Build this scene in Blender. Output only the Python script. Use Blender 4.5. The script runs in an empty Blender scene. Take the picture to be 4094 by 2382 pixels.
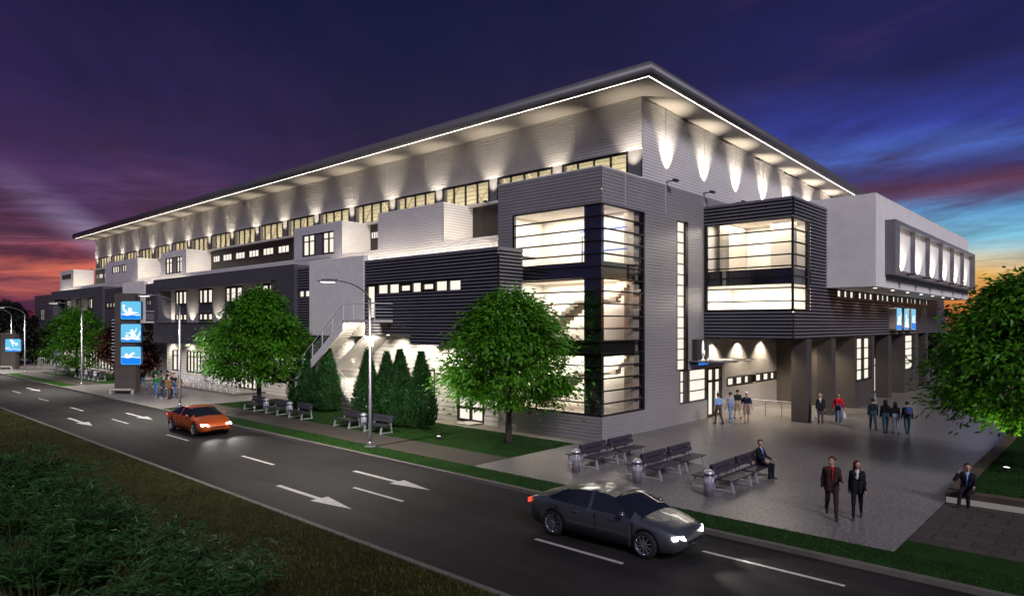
import bpy, bmesh, math, random
import numpy as np
from mathutils import Vector, Matrix

R = math.radians
S = bpy.context.scene
COL = S.collection

# ------------------------------------------------------------------ camera, world, sun, exposure
cam = bpy.data.cameras.new('camera')
cam.sensor_width = 36.0
cam.lens = 2697.0 / 4094.0 * 36.0
cam.shift_y = 103.0 / 4094.0
cam.clip_end = 3000
cam_o = bpy.data.objects.new('camera', cam)
cam_o.location = (-27.59, -19.25, 5.8)
cam_o.rotation_euler = (R(90), 0, R(42.461 - 90))
COL.objects.link(cam_o)
S.camera = cam_o
S.view_settings.view_transform = 'Standard'
S.view_settings.look = 'None'
S.view_settings.exposure = 0
S.view_settings.gamma = 1
S.render.engine = 'CYCLES'
S.cycles.use_denoising = True
S.cycles.max_bounces = 6
S.cycles.diffuse_bounces = 3
S.cycles.glossy_bounces = 3
S.cycles.transparent_max_bounces = 12
S.cycles.sample_clamp_indirect = 4
S.cycles.caustics_reflective = False
S.cycles.caustics_refractive = False

TH = R(42.461)
world = bpy.data.worlds.new('World')
S.world = world
world.use_nodes = True
nt = world.node_tree
nt.nodes.clear()


class NG:
    """tiny helper to write node maths"""
    def __init__(self, tree):
        self.t = tree

    def n(self, typ, **kw):
        nd = self.t.nodes.new(typ)
        for k, v in kw.items():
            setattr(nd, k, v)
        return nd

    def link(self, a, b):
        self.t.links.new(a, b)

    def setin(self, sock, v):
        if hasattr(v, 'is_output') or isinstance(v, bpy.types.NodeSocket):
            self.link(v, sock)
        else:
            sock.default_value = v

    def m(self, op, a, b=0.0, c=None, clamp=False):
        nd = self.n('ShaderNodeMath', operation=op, use_clamp=clamp)
        self.setin(nd.inputs[0], a)
        self.setin(nd.inputs[1], b)
        if c is not None:
            self.setin(nd.inputs[2], c)
        return nd.outputs[0]

    def mr(self, v, a, b, c=0.0, d=1.0, smooth=True):
        nd = self.n('ShaderNodeMapRange', interpolation_type='SMOOTHSTEP' if smooth else 'LINEAR')
        self.setin(nd.inputs[0], v)
        for i, x in enumerate((a, b, c, d)):
            self.setin(nd.inputs[1 + i], x)
        return nd.outputs[0]

    def mix(self, f, a, b, blend='MIX'):
        nd = self.n('ShaderNodeMix', data_type='RGBA', blend_type=blend)
        self.setin(nd.inputs[0], f)
        self.setin(nd.inputs[6], a if not isinstance(a, tuple) else (*a, 1))
        self.setin(nd.inputs[7], b if not isinstance(b, tuple) else (*b, 1))
        return nd.outputs[2]

    def ramp(self, f, stops):
        nd = self.n('ShaderNodeValToRGB')
        e = nd.color_ramp.elements
        while len(e) < len(stops):
            e.new(0.5)
        for el, (p, c) in zip(e, stops):
            el.position = p
            el.color = (*c, 1)
        self.setin(nd.inputs[0], f)
        return nd.outputs[0]

    def noise(self, vec, scale, detail=4, rough=.55, dist=0.0):
        nd = self.n('ShaderNodeTexNoise')
        self.setin(nd.inputs['Vector'], vec)
        nd.inputs['Scale'].default_value = scale
        nd.inputs['Detail'].default_value = detail
        nd.inputs['Roughness'].default_value = rough
        nd.inputs['Distortion'].default_value = dist
        return nd.outputs[0]

    def xyz(self, x, y, z):
        nd = self.n('ShaderNodeCombineXYZ')
        for i, v in enumerate((x, y, z)):
            self.setin(nd.inputs[i], v)
        return nd.outputs[0]


def lin(r, g, b):
    f = lambda c: (c / 255 / 12.92) if c / 255 <= .04045 else ((c / 255 + .055) / 1.055) ** 2.4
    return (f(r), f(g), f(b))


g = NG(nt)
tc = g.n('ShaderNodeTexCoord')
sep = g.n('ShaderNodeSeparateXYZ')
g.link(tc.outputs['Generated'], sep.inputs[0])
dx, dy, dz = sep.outputs
# u: sideways bearing (south-west twilight left, clear evening sky right), w: straight ahead of the street corner
hl = g.m('SQRT', g.m('ADD', g.m('MULTIPLY', dx, dx), g.m('MULTIPLY', dy, dy)))
u = g.m('DIVIDE', g.m('ADD', g.m('MULTIPLY', dx, math.sin(TH)), g.m('MULTIPLY', dy, -math.cos(TH))), hl)
w = g.m('DIVIDE', g.m('ADD', g.m('MULTIPLY', dx, math.cos(TH)), g.m('MULTIPLY', dy, math.sin(TH))), hl)
el = g.m('MAXIMUM', dz, 0.0)
# cloud deck seen in perspective
k = g.m('DIVIDE', 1.0, g.m('ADD', el, 0.10))
px = g.m('MULTIPLY', dx, k)
py = g.m('MULTIPLY', dy, k)
cv = g.xyz(g.m('ADD', g.m('MULTIPLY', px, .55), g.m('MULTIPLY', py, .35)), g.m('ADD', g.m('MULTIPLY', px, -.9), g.m('MULTIPLY', py, .9)), 3.1)
n1 = g.noise(cv, .55, 6, .6, .4)
cv2 = g.xyz(g.m('MULTIPLY', u, 2.2), g.m('MULTIPLY', g.m('ADD', el, g.m('MULTIPLY', u, .10)), 9.0), 0.7)
n2 = g.noise(cv2, 1.25, 6, .58, .6)
cv3 = g.xyz(g.m('MULTIPLY', u, 3.0), g.m('MULTIPLY', g.m('ADD', el, g.m('MULTIPLY', u, -.08)), 16.0), 5.7)
n3 = g.noise(cv3, 1.0, 5, .6, .3)
eln = g.m('ADD', el, g.m('MULTIPLY', g.m('SUBTRACT', n2, .5), .10))
eln = g.m('ADD', el, g.m('MULTIPLY', g.m('SUBTRACT', n2, .5), .13))
left = g.ramp(eln, [(0.0, lin(104, 36, 36)), (.03, lin(160, 58, 58)), (.055, lin(214, 108, 90)), (.078, lin(146, 64, 78)), (.10, lin(168, 92, 112)), (.13, lin(104, 58, 92)),
                    (.17, lin(98, 60, 106)), (.22, lin(50, 34, 80)), (.30, lin(27, 21, 62)), (.45, lin(14, 15, 52))])
mid = g.ramp(eln, [(0.0, lin(190, 70, 60)), (.10, lin(110, 60, 100)), (.19, lin(66, 38, 76)), (.27, lin(42, 28, 66)), (.36, lin(22, 20, 62)), (.45, lin(14, 15, 54))])
right = g.ramp(g.m('ADD', el, g.m('MULTIPLY', g.m('SUBTRACT', n2, .5), .06)), [(0.0, lin(200, 100, 50)), (.03, lin(236, 150, 70)), (.055, lin(246, 190, 100)), (.075, lin(215, 210, 185)), (.10, lin(136, 212, 240)), (.14, lin(100, 172, 236)),
                     (.156, lin(112, 84, 126)), (.172, lin(108, 58, 88)), (.19, lin(76, 72, 146)), (.215, lin(84, 116, 214)), (.25, lin(58, 72, 176)), (.32, lin(33, 31, 94)), (.45, lin(21, 20, 64))])
sky = g.mix(g.mr(u, -.55, -.02), left, mid)
sky = g.mix(g.mr(u, .12, .40), sky, right)
# dark violet cloud streaks and red lit edges
cv4 = g.xyz(g.m('MULTIPLY', u, 7.0), g.m('MULTIPLY', g.m('ADD', el, g.m('MULTIPLY', u, -.10)), 42.0), 2.2)
n4 = g.noise(cv4, 1.0, 6, .68, .5)
streak = g.mr(g.m('ADD', g.m('MULTIPLY', n3, .6), g.m('MULTIPLY', n4, .4)), .44, .58)
low = g.m('SUBTRACT', 1.0, g.mr(el, .14, .30))
sky = g.mix(g.m('MULTIPLY', g.m('MULTIPLY', streak, low), g.mr(u, -.2, -.45, .15, .85)), sky, lin(74, 38, 62))
clr = g.m('MULTIPLY', g.m('MULTIPLY', g.mr(n3, .52, .66), g.mr(el, .05, .12)), g.mr(u, .15, .4, 0, .7))
sky = g.mix(g.m('MULTIPLY', clr, g.m('SUBTRACT', 1.0, g.mr(el, .2, .34, 0.0, .75))), sky, lin(88, 58, 96))
sky = g.mix(g.mr(n1, .44, .66, 0.0, .5), sky, lin(52, 36, 84))
sky = g.mix(g.m('MULTIPLY', g.mr(n1, .60, .30, 0, .62), g.mr(el, .06, .2)), sky, lin(15, 14, 50))
# pale gap of lit cloud slanting down to the left horizon
tl = g.m('ABSOLUTE', g.m('ADD', g.m('SUBTRACT', el, .168), g.m('MULTIPLY', g.m('ADD', u, .605), .74)))
sky = g.mix(g.m('MULTIPLY', g.m('MULTIPLY', g.mr(tl, .036, .0), g.mr(u, -.63, -.53, .0, .5)), g.mr(n3, .62, .40, .35, 1.0)), sky, lin(178, 166, 208))
# fine ragged texture all over
sky = g.mix(g.m('MULTIPLY', g.mr(n4, .35, .68, 0, .34), g.m('SUBTRACT', 1.0, g.mr(el, .2, .5))), sky, lin(38, 26, 58))
# the part of the dome behind the viewer: plain lavender dusk
sky = g.mix(g.mr(w, .35, -.1), sky, lin(70, 66, 104))
# ground half of the dome
sky = g.mix(g.mr(dz, 0.0, -.02), sky, (.006, .006, .008))
nish = g.n('ShaderNodeTexSky', sky_type='NISHITA')
nish.sun_disc = False
nish.sun_elevation = R(-3)
nish.sun_rotation = R(60)
bg = g.n('ShaderNodeBackground')
g.link(sky, bg.inputs[0])
bg.inputs[1].default_value = 1.0
bg2 = g.n('ShaderNodeBackground')
g.link(nish.outputs[0], bg2.inputs[0])
bg2.inputs[1].default_value = 0.05
add = g.n('ShaderNodeAddShader')
g.link(bg.outputs[0], add.inputs[0])
g.link(bg2.outputs[0], add.inputs[1])
out = g.n('ShaderNodeOutputWorld')
g.link(add.outputs[0], out.inputs[0])

# soft, cool last daylight from behind the viewer
sun = bpy.data.lights.new('sun', 'SUN')
sun.energy = 2.1
sun.angle = R(18)
sun.color = (.95, .90, 1.0)
sun_o = bpy.data.objects.new('sun', sun)
COL.objects.link(sun_o)
sun_o.rotation_euler = Vector((-.42, -.78, .58)).to_track_quat('Z', 'Y').to_euler()


# ------------------------------------------------------------------ materials
MATS = {}


def mat(name, col, rough=.6, metal=0.0, spec=.4, var=.12, vs=3.0, bump=0.0, bs=40.0, coat=0.0, trans=None, var2=0.0):
    if name in MATS:
        return MATS[name]
    m = bpy.data.materials.new(name)
    m.use_nodes = True
    t = m.node_tree
    q = NG(t)
    p = t.nodes['Principled BSDF']
    p.inputs['Roughness'].default_value = rough
    p.inputs['Metallic'].default_value = metal
    p.inputs['Specular IOR Level'].default_value = spec
    p.inputs['Coat Weight'].default_value = coat
    c = q.n('ShaderNodeTexCoord').outputs['Object']
    if var:
        nz = q.noise(c, vs, 5, .6)
        f = q.mr(nz, .3, .7, 1 - var, 1 + var, False)
        if var2:
            nz2 = q.noise(c, vs * 23, 3, .6)
            f = q.m('MULTIPLY', f, q.mr(nz2, .3, .7, 1 - var2, 1 + var2, False))
        v = q.n('ShaderNodeVectorMath', operation='SCALE')
        v.inputs[0].default_value = col
        q.link(f, v.inputs['Scale'])
        q.link(v.outputs[0], p.inputs['Base Color'])
    else:
        p.inputs['Base Color'].default_value = (*col, 1)
    if bump:
        b = q.n('ShaderNodeBump')
        b.inputs['Strength'].default_value = bump
        b.inputs['Distance'].default_value = .02
        q.link(q.noise(c, bs, 4, .6), b.inputs['Height'])
        q.link(b.outputs[0], p.inputs['Normal'])
    MATS[name] = m
    return m


def emit(name, col, st, rough=.15, var=0.0):
    if name in MATS:
        return MATS[name]
    m = bpy.data.materials.new(name)
    m.use_nodes = True
    p = m.node_tree.nodes['Principled BSDF']
    p.inputs['Base Color'].default_value = (.02, .02, .02, 1)
    p.inputs['Roughness'].default_value = rough
    p.inputs['Emission Color'].default_value = (*col, 1)
    p.inputs['Emission Strength'].default_value = st
    if var:
        q = NG(m.node_tree)
        c = q.n('ShaderNodeTexCoord').outputs['Object']
        nz = q.noise(c, .9, 2, .5)
        q.link(q.mr(nz, .3, .7, st * (1 - var), st * (1 + var), False), p.inputs['Emission Strength'])
    MATS[name] = m
    return m


def glass(name, tint=(.9, .9, .9), refl=.08):
    if name in MATS:
        return MATS[name]
    m = bpy.data.materials.new(name)
    m.use_nodes = True
    t = m.node_tree
    t.nodes.clear()
    q = NG(t)
    tr = q.n('ShaderNodeBsdfTransparent')
    tr.inputs[0].default_value = (*tint, 1)
    gl = q.n('ShaderNodeBsdfGlossy')
    gl.inputs['Roughness'].default_value = .03
    lw = q.n('ShaderNodeLayerWeight')
    lw.inputs[0].default_value = .25
    mx = q.n('ShaderNodeMixShader')
    q.link(q.mr(lw.outputs[1], 0, 1, refl, .6, False), mx.inputs[0])
    q.link(tr.outputs[0], mx.inputs[1])
    q.link(gl.outputs[0], mx.inputs[2])
    o = q.n('ShaderNodeOutputMaterial')
    q.link(mx.outputs[0], o.inputs[0])
    MATS[name] = m
    return m


def leafmat(name, col, var=.45, rough=.5, vs=2.5, tr=.3):
    if name in MATS:
        return MATS[name]
    m = bpy.data.materials.new(name)
    m.use_nodes = True
    t = m.node_tree
    t.nodes.clear()
    q = NG(t)
    c = q.n('ShaderNodeTexCoord').outputs['Object']
    f = q.mr(q.noise(c, vs, 3, .6), .3, .7, 1 - var, 1 + var, False)
    f = q.m('MULTIPLY', f, q.mr(q.noise(c, 17, 2, .5), .3, .7, .6, 1.4, False))
    v = q.n('ShaderNodeVectorMath', operation='SCALE')
    v.inputs[0].default_value = col
    q.link(f, v.inputs['Scale'])
    p = q.n('ShaderNodeBsdfPrincipled')
    q.link(v.outputs[0], p.inputs['Base Color'])
    p.inputs['Roughness'].default_value = rough
    p.inputs['Specular IOR Level'].default_value = .35
    tl = q.n('ShaderNodeBsdfTranslucent')
    q.link(v.outputs[0], tl.inputs[0])
    mx = q.n('ShaderNodeMixShader')
    mx.inputs[0].default_value = tr
    q.link(p.outputs[0], mx.inputs[1])
    q.link(tl.outputs[0], mx.inputs[2])
    o = q.n('ShaderNodeOutputMaterial')
    q.link(mx.outputs[0], o.inputs[0])
    MATS[name] = m
    return m


siding = mat('white_siding', (.70, .675, .66), .42, .0, .5, .09, .35, .15, 30)
siding_g = mat('grey_siding', (.29, .275, .27), .40, .0, .5, .10, .35, .15, 30)
darkrib = mat('dark_ribbed_metal', (.15, .145, .168), .38, .0, .5, .10, .8)
groove_d = mat('dark_groove_shade', (.012, .0115, .015), .6, 0, .3, .1)  # shade painted into the recessed groove faces to strengthen the rib lines
groove_w = mat('white_groove_shade', (.36, .345, .335), .6, 0, .3, .05)  # same painted groove shade for the pale siding
stucco = mat('white_stucco', (.86, .825, .785), .85, 0, .2, .07, 1.2, .35, 60, var2=.05)
dstucco = mat('dark_stucco', (.08, .076, .088), .85, 0, .2, .10, 1.0, .35, 50)
gstucco = mat('brown_grey_stucco', (.075, .065, .058), .85, 0, .2, .12, .8, .4, 50)
brownp = mat('dark_brown_panel', (.030, .023, .019), .5, 0, .4, .12, .7)
blackf = mat('black_frame', (.012, .011, .011), .4, 0, .4, 0)
fascia = mat('grey_fascia_metal', (.10, .095, .105), .45, .1, .5, .06, .5)
soffitm = mat('soffit_panel', (.34, .31, .28), .6, 0, .3, .05, .4)
roofm = mat('roof_membrane', (.10, .10, .11), .9, 0, .2, .1)
concrete = mat('pale_concrete', (.42, .40, .37), .8, 0, .3, .12, 2, .2, 40)
interior = mat('cream_interior', (.78, .74, .67), .8, 0, .2, .03, .7)
interior2 = mat('beige_interior', (.50, .43, .34), .8, 0, .2, .05, .7)
floorm = mat('interior_floor', (.35, .30, .25), .5, 0, .4, .05)
darkpanel = mat('dark_glass_panel', (.02, .019, .02), .12, 0, .6, 0)
blackgl = mat('black_back_panel', (.016, .014, .02), .25, 0, .5, .1)
pane_m = emit('lit_window_pane', (1.0, .91, .78), 1.05, .12, .06)
pane_y = emit('lit_window_pane_yellow', (1.0, .84, .55), .62, .15, .12)
ledm = emit('led_strip', (1.0, .90, .76), 9)
lampm = emit('lamp_lens', (1.0, .95, .88), 9.0)
glassm = glass('clear_glass')
steel = mat('galvanised_steel', (.32, .31, .33), .35, .7, .5, .06)
wsteel = mat('white_painted_steel', (.75, .74, .72), .4, 0, .5, .04)
dsteel = mat('dark_steel', (.05, .05, .06), .4, .5, .5, .05)


# ------------------------------------------------------------------ mesh helper
class MB:
    def __init__(self):
        self.v, self.f, self.m = [], [], []
        self.M = None

    def _p(self, p):
        if self.M is not None:
            q = self.M @ Vector(p)
            return (q.x, q.y, q.z)
        return tuple(p)

    def face(self, pts, mi=0):
        b = len(self.v)
        self.v += [self._p(p) for p in pts]
        self.f.append(tuple(range(b, b + len(pts))))
        self.m.append(mi)

    def box(self, x0, x1, y0, y1, z0, z1, mi=0, skip=''):
        b = len(self.v)
        for z in (z0, z1):
            for x, y in ((x0, y0), (x1, y0), (x1, y1), (x0, y1)):
                self.v.append(self._p((x, y, z)))
        F = {'b': (0, 3, 2, 1), 't': (4, 5, 6, 7), 's': (0, 1, 5, 4), 'e': (1, 2, 6, 5), 'n': (2, 3, 7, 6), 'w': (3, 0, 4, 7)}
        for kx, q in F.items():
            if kx not in skip:
                self.f.append(tuple(b + i for i in q))
                self.m.append(mi)

    def tube(self, pts, rad, n=8, mi=0, caps=True):
        pts = [Vector(p) for p in pts]
        if not hasattr(rad, '__len__'):
            rad = [rad] * len(pts)
        b = len(self.v)
        up = None
        for i, p in enumerate(pts):
            d = (pts[min(i + 1, len(pts) - 1)] - pts[max(i - 1, 0)]).normalized()
            if up is None:
                up = Vector((0, 0, 1)) if abs(d.z) < .9 else Vector((1, 0, 0))
            a = d.cross(up)
            if a.length < 1e-6:
                a = d.cross(Vector((0, 1, 0)))
            a.normalize()
            c = a.cross(d).normalized()
            up = c
            for j in range(n):
                t = 2 * math.pi * j / n
                self.v.append(self._p(p + (a * math.cos(t) + c * math.sin(t)) * rad[i]))
        for i in range(len(pts) - 1):
            for j in range(n):
                k2 = (j + 1) % n
                self.f.append((b + i * n + j, b + i * n + k2, b + (i + 1) * n + k2, b + (i + 1) * n + j))
                self.m.append(mi)
        if caps:
            self.f.append(tuple(b + j for j in reversed(range(n))))
            self.m.append(mi)
            e = b + (len(pts) - 1) * n
            self.f.append(tuple(e + j for j in range(n)))
            self.m.append(mi)

    def lathe(self, prof, n=20, mi=0, c=(0, 0, 0)):
        b = len(self.v)
        for r, z in prof:
            for j in range(n):
                t = 2 * math.pi * j / n
                self.v.append(self._p((c[0] + r * math.cos(t), c[1] + r * math.sin(t), c[2] + z)))
        for i in range(len(prof) - 1):
            for j in range(n):
                k2 = (j + 1) % n
                self.f.append((b + i * n + j, b + i * n + k2, b + (i + 1) * n + k2, b + (i + 1) * n + j))
                self.m.append(mi)

    def prism(self, poly, off, mi=0):
        """closed prism: polygon pts (3D) extruded by vector off"""
        o = Vector(off)
        A = [Vector(p) for p in poly]
        B = [p + o for p in A]
        n = len(A)
        self.face(A[::-1], mi)
        self.face(B, mi)
        for i in range(n):
            j = (i + 1) % n
            self.face([A[i], A[j], B[j], B[i]], mi)

    def build(self, name, mats, parent=None, smooth=False, loc=None):
        me = bpy.data.meshes.new(name)
        me.from_pydata(self.v, [], self.f)
        if not isinstance(mats, (list, tuple)):
            mats = [mats]
        for x in mats:
            me.materials.append(x)
        if len(mats) > 1:
            me.polygons.foreach_set('material_index', self.m)
        if smooth:
            me.polygons.foreach_set('use_smooth', [True] * len(self.f))
        me.update()
        o = bpy.data.objects.new(name, me)
        COL.objects.link(o)
        if parent:
            o.parent = parent
        if loc is not None:
            o.location = loc
        return o


def weld(o, d=1e-4):
    bm = bmesh.new()
    bm.from_mesh(o.data)
    bmesh.ops.remove_doubles(bm, verts=bm.verts, dist=d)
    bmesh.ops.recalc_face_normals(bm, faces=bm.faces)
    bm.to_mesh(o.data)
    bm.free()
    return o


def tag(o, label=None, cat=None, group=None, kind=None):
    if label:
        o['label'] = label
    if cat:
        o['category'] = cat
    if group:
        o['group'] = group
    if kind:
        o['kind'] = kind
    return o


def thing(name, label, cat, loc=(0, 0, 0), rz=0.0, group=None):
    o = bpy.data.objects.new(name, None)
    COL.objects.link(o)
    o.empty_display_size = .2
    o.location = loc
    o.rotation_euler = (0, 0, rz)
    return tag(o, label, cat, group)


def copy_tree(o, parent=None):
    c = o.copy()
    COL.objects.link(c)
    if parent is not None:
        c.parent = parent
    for ch in list(o.children):
        copy_tree(ch, c)
    return c


def light(kind, name, loc, target, energy, color=(1, .84, .64), parent=None, size=45, blend=.6, radius=.04, sx=1, sy=1):
    l = bpy.data.lights.new(name, kind)
    l.energy = energy
    l.color = color
    if kind == 'SPOT':
        l.spot_size = R(size)
        l.spot_blend = blend
        l.shadow_soft_size = radius
    elif kind == 'AREA':
        l.shape = 'RECTANGLE'
        l.size = sx
        l.size_y = sy
    else:
        l.shadow_soft_size = radius
    o = bpy.data.objects.new(name, l)
    COL.objects.link(o)
    o.location = loc
    d = Vector(loc) - Vector(target)
    o.rotation_euler = d.to_track_quat('Z', 'Y').to_euler()
    if parent:
        o.parent = parent
    return o
# ------------------------------------------------------------------ ground, road, paving (setting)
def sheet(name, pts, z, m, parent=None, th=0.0):
    mb = MB()
    if th:
        mb.prism([(x, y, z - th) for x, y in pts], (0, 0, th))
    else:
        mb.face([(x, y, z) for x, y in pts])
    o = mb.build(name, m, parent)
    if parent is None:
        o['kind'] = 'structure'
    return o


def rect(x0, x1, y0, y1):
    return [(x0, y0), (x1, y0), (x1, y1), (x0, y1)]


grassm = mat('grass_base', (.026, .025, .006), .95, 0, .1, .35, 1.5, .8, 60, var2=.5)
lawnm = mat('lawn_base', (.014, .045, .006), .95, 0, .1, .3, 1.2, .9, 70, var2=.5)
asphalt = mat('asphalt', (.0145, .0133, .0125), .75, 0, .2, 0)


def worn_asphalt(m, col):
    """long tyre-worn bands, patched areas and fine grain"""
    q = NG(m.node_tree)
    p = m.node_tree.nodes['Principled BSDF']
    c = q.n('ShaderNodeTexCoord').outputs['Object']
    mp = q.n('ShaderNodeMapping')
    mp.inputs['Scale'].default_value = (1.3, .03, 1)
    q.link(c, mp.inputs[0])
    f = q.mr(q.noise(mp.outputs[0], 1.0, 4, .6), .3, .7, .6, 1.5, False)
    f = q.m('MULTIPLY', f, q.mr(q.noise(c, .22, 5, .65), .40, .60, .75, 1.3, False))
    g9 = q.noise(c, 30, 3, .7)
    f = q.m('MULTIPLY', f, q.mr(g9, .3, .7, .6, 1.4, False))
    v = q.n('ShaderNodeVectorMath', operation='SCALE')
    v.inputs[0].default_value = col
    q.link(f, v.inputs['Scale'])
    q.link(v.outputs[0], p.inputs['Base Color'])
    b = q.n('ShaderNodeBump')
    b.inputs['Strength'].default_value = .35
    b.inputs['Distance'].default_value = .02
    q.link(g9, b.inputs['Height'])
    q.link(b.outputs[0], p.inputs['Normal'])


worn_asphalt(asphalt, (.0145, .0133, .0125))
kerbm = mat('kerb_stone', (.12, .11, .095), .8, 0, .3, .15, 3)
pathm = mat('path_pavers', (.055, .046, .039), .7, 0, .3, .2, 1, .2, 60, var2=.2)
paintm = mat('road_paint', (.42, .40, .375), .6, 0, .3, .22, 6, var2=.25)


def plaza_mat():
    m = mat('plaza_granite', (.155, .145, .145), .38, 0, .5, .16, .5, .25, 60, var2=.75)
    return m


plazam = plaza_mat()


def paver_mat(name, col, sx, sy, mortar, rough=.75, nmix=.5):
    m = bpy.data.materials.new(name)
    m.use_nodes = True
    q = NG(m.node_tree)
    p = m.node_tree.nodes['Principled BSDF']
    p.inputs['Roughness'].default_value = rough
    c = q.n('ShaderNodeTexCoord').outputs['Object']
    mp = q.n('ShaderNodeMapping')
    mp.inputs['Rotation'].default_value = (0, 0, R(90))
    q.link(c, mp.inputs[0])
    br = q.n('ShaderNodeTexBrick')
    q.link(mp.outputs[0], br.inputs['Vector'])
    br.inputs['Color1'].default_value = (*[x * 1.15 for x in col], 1)
    br.inputs['Color2'].default_value = (*[x * .8 for x in col], 1)
    br.inputs['Mortar'].default_value = (*[x * mortar for x in col], 1)
    br.inputs['Scale'].default_value = 1
    br.inputs['Mortar Size'].default_value = .028
    br.inputs['Brick Width'].default_value = sx
    br.inputs['Row Height'].default_value = sy
    nz = q.noise(c, 11, 3, .8)
    col2 = q.mix(nmix, br.outputs[0], q.ramp(nz, [(.40, (0, 0, 0)), (.60, tuple(x * 2.2 for x in col))]), 'MIX')
    q.link(col2, p.inputs['Base Color'])
    b = q.n('ShaderNodeBump')
    b.inputs['Strength'].default_value = .3
    b.inputs['Distance'].default_value = .02
    q.link(nz, b.inputs['Height'])
    q.link(b.outputs[0], p.inputs['Normal'])
    return m


plazam = paver_mat('plaza_granite_pavers', (.155, .143, .136), 2.4, 1.2, 1.7, .32, .55)
paverm = paver_mat('dark_pavers', (.05, .040, .032), .9, .6, .15, .8, .25)

ground = sheet('ground', rect(-400, 700, -500, 700), -.06, mat('ground_earth', (.012, .014, .008), .95, 0, .1, .3, .05))
road = sheet('road', rect(-17.0, -10.2, -70, 320), -.004, asphalt)
verge_near = sheet('grass_verge', rect(-120, -17.16, -70, 320), 0.0, grassm)
kerb_near = sheet('kerb', rect(-17.16, -17.0, -70, 320), .03, kerbm, None, .10)
kerb_far = sheet('kerb', rect(-10.2, -10.02, -70, 320), .12, kerbm, None, .2)
Z0 = .004
for y0, y1 in ((-70, 29.6), (53.8, 77.4), (101.6, 320)):
    sheet('grass_verge', rect(-10.02, -8.35, y0, y1), .0, lawnm)
for y0, y1 in ((.5, 29.6), (53.8, 77.4), (101.6, 200)):
    sheet('path', rect(-8.35, -6.15, y0, y1), Z0, pathm)
    sheet('lawn', rect(-6.15, -1.4, y0, y1), 0.0, lawnm)
    sheet('pavement', rect(-1.4, 0.6, y0, y1), Z0, mat('pale_paving', (.20, .18, .16), .7, 0, .3, .15, 1.2, .2, 50))
sheet('plaza', [(-8.35, -14.83), (90, -14.83), (90, .02), (0, .02), (0, .5), (-8.35, .5)], Z0, plazam)
for y0, y1 in ((29.6, 53.8), (77.4, 101.6)):
    sheet('plaza', rect(-10.02, .6, y0, y1), Z0, plazam)
    sheet('terrace', rect(-2.6, .6, y0 + 4.2, y1 - 7.0), .16, plazam, None, .16)
# corner of grass and dark pavers right of the plaza, planted bed with its low wall
sheet('grass_verge', rect(-8.35, -7.1, -70, -14.83), .0, lawnm)
sheet('pavement', rect(-7.1, -1.9, -70, -14.83), Z0, paverm)
mb = MB()
mb.box(-1.9, 90, -15.25, -14.83, -.02, .38)
mb.box(-1.9, -1.45, -70, -15.25, -.02, .38)
pw = mb.build('planter_wall', mat('planter_wall_stone', (.085, .062, .045), .8, 0, .3, .2, 1.5, .3, 30))
mb = MB()
mb.box(-1.915, -1.9, -70, -14.86, .02, .20)
mb.build('led_strip', emit('planter_led', (1.0, .95, .88), .16), pw)
tag(pw, 'low brown stone planter wall with a lit white band, edging the lawn', 'planter')
sheet('lawn', [(-1.45, -70), (90, -70), (90, -15.25), (-1.45, -15.25)], .30, lawnm)

# road markings
mk = MB()


def dash(x, y0, y1, wd=.13):
    m2 = MB()
    m2.face([(x - wd / 2, y0, 0), (x + wd / 2, y0, 0), (x + wd / 2, y1, 0), (x - wd / 2, y1, 0)])
    return m2.build('lane_dash', paintm, road, loc=(0, 0, .002))


for i in range(-2, 14):
    dash(-13.72, -10.2 + 8.47 * (i + 1) - 8.47, -7.42 + 8.47 * i)
dash(-11.58, -14.6, -11.2, .12)


def arrow(x, y):
    m2 = MB()
    m2.face([(x - .09, y + 4.6, 0), (x - .09, y + 1.9, 0), (x + .09, y + 1.9, 0), (x + .09, y + 4.6, 0)])
    m2.face([(x - .34, y + 1.9, 0), (x, y, 0), (x + .34, y + 1.9, 0)])
    return m2.build('lane_arrow', paintm, road, loc=(0, 0, .002))


for y in (-1.28, 24.3, 49.9, 75.5):
    arrow(-15.38, y)
    arrow(-12.15, y)

# ------------------------------------------------------------------ the building
B = thing('sports_centre', 'large white and grey flat roofed swimming centre with lit windows and boxed upper storey', 'building')
LG = B


def pt(face, c, a, z, d=0.0):
    return (c - d, a, z) if face == 'x' else (a, c - d, z)


def q4(mb, face, c, a0, a1, z0, z1, d0, d1, mi=0):
    """strip from z0 (offset d0) to z1 (offset d1), facing outward"""
    if face == 'x':
        mb.face([pt(face, c, a1, z0, d0), pt(face, c, a0, z0, d0), pt(face, c, a0, z1, d1), pt(face, c, a1, z1, d1)], mi)
    else:
        mb.face([pt(face, c, a0, z0, d0), pt(face, c, a1, z0, d0), pt(face, c, a1, z1, d1), pt(face, c, a0, z1, d1)], mi)


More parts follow.
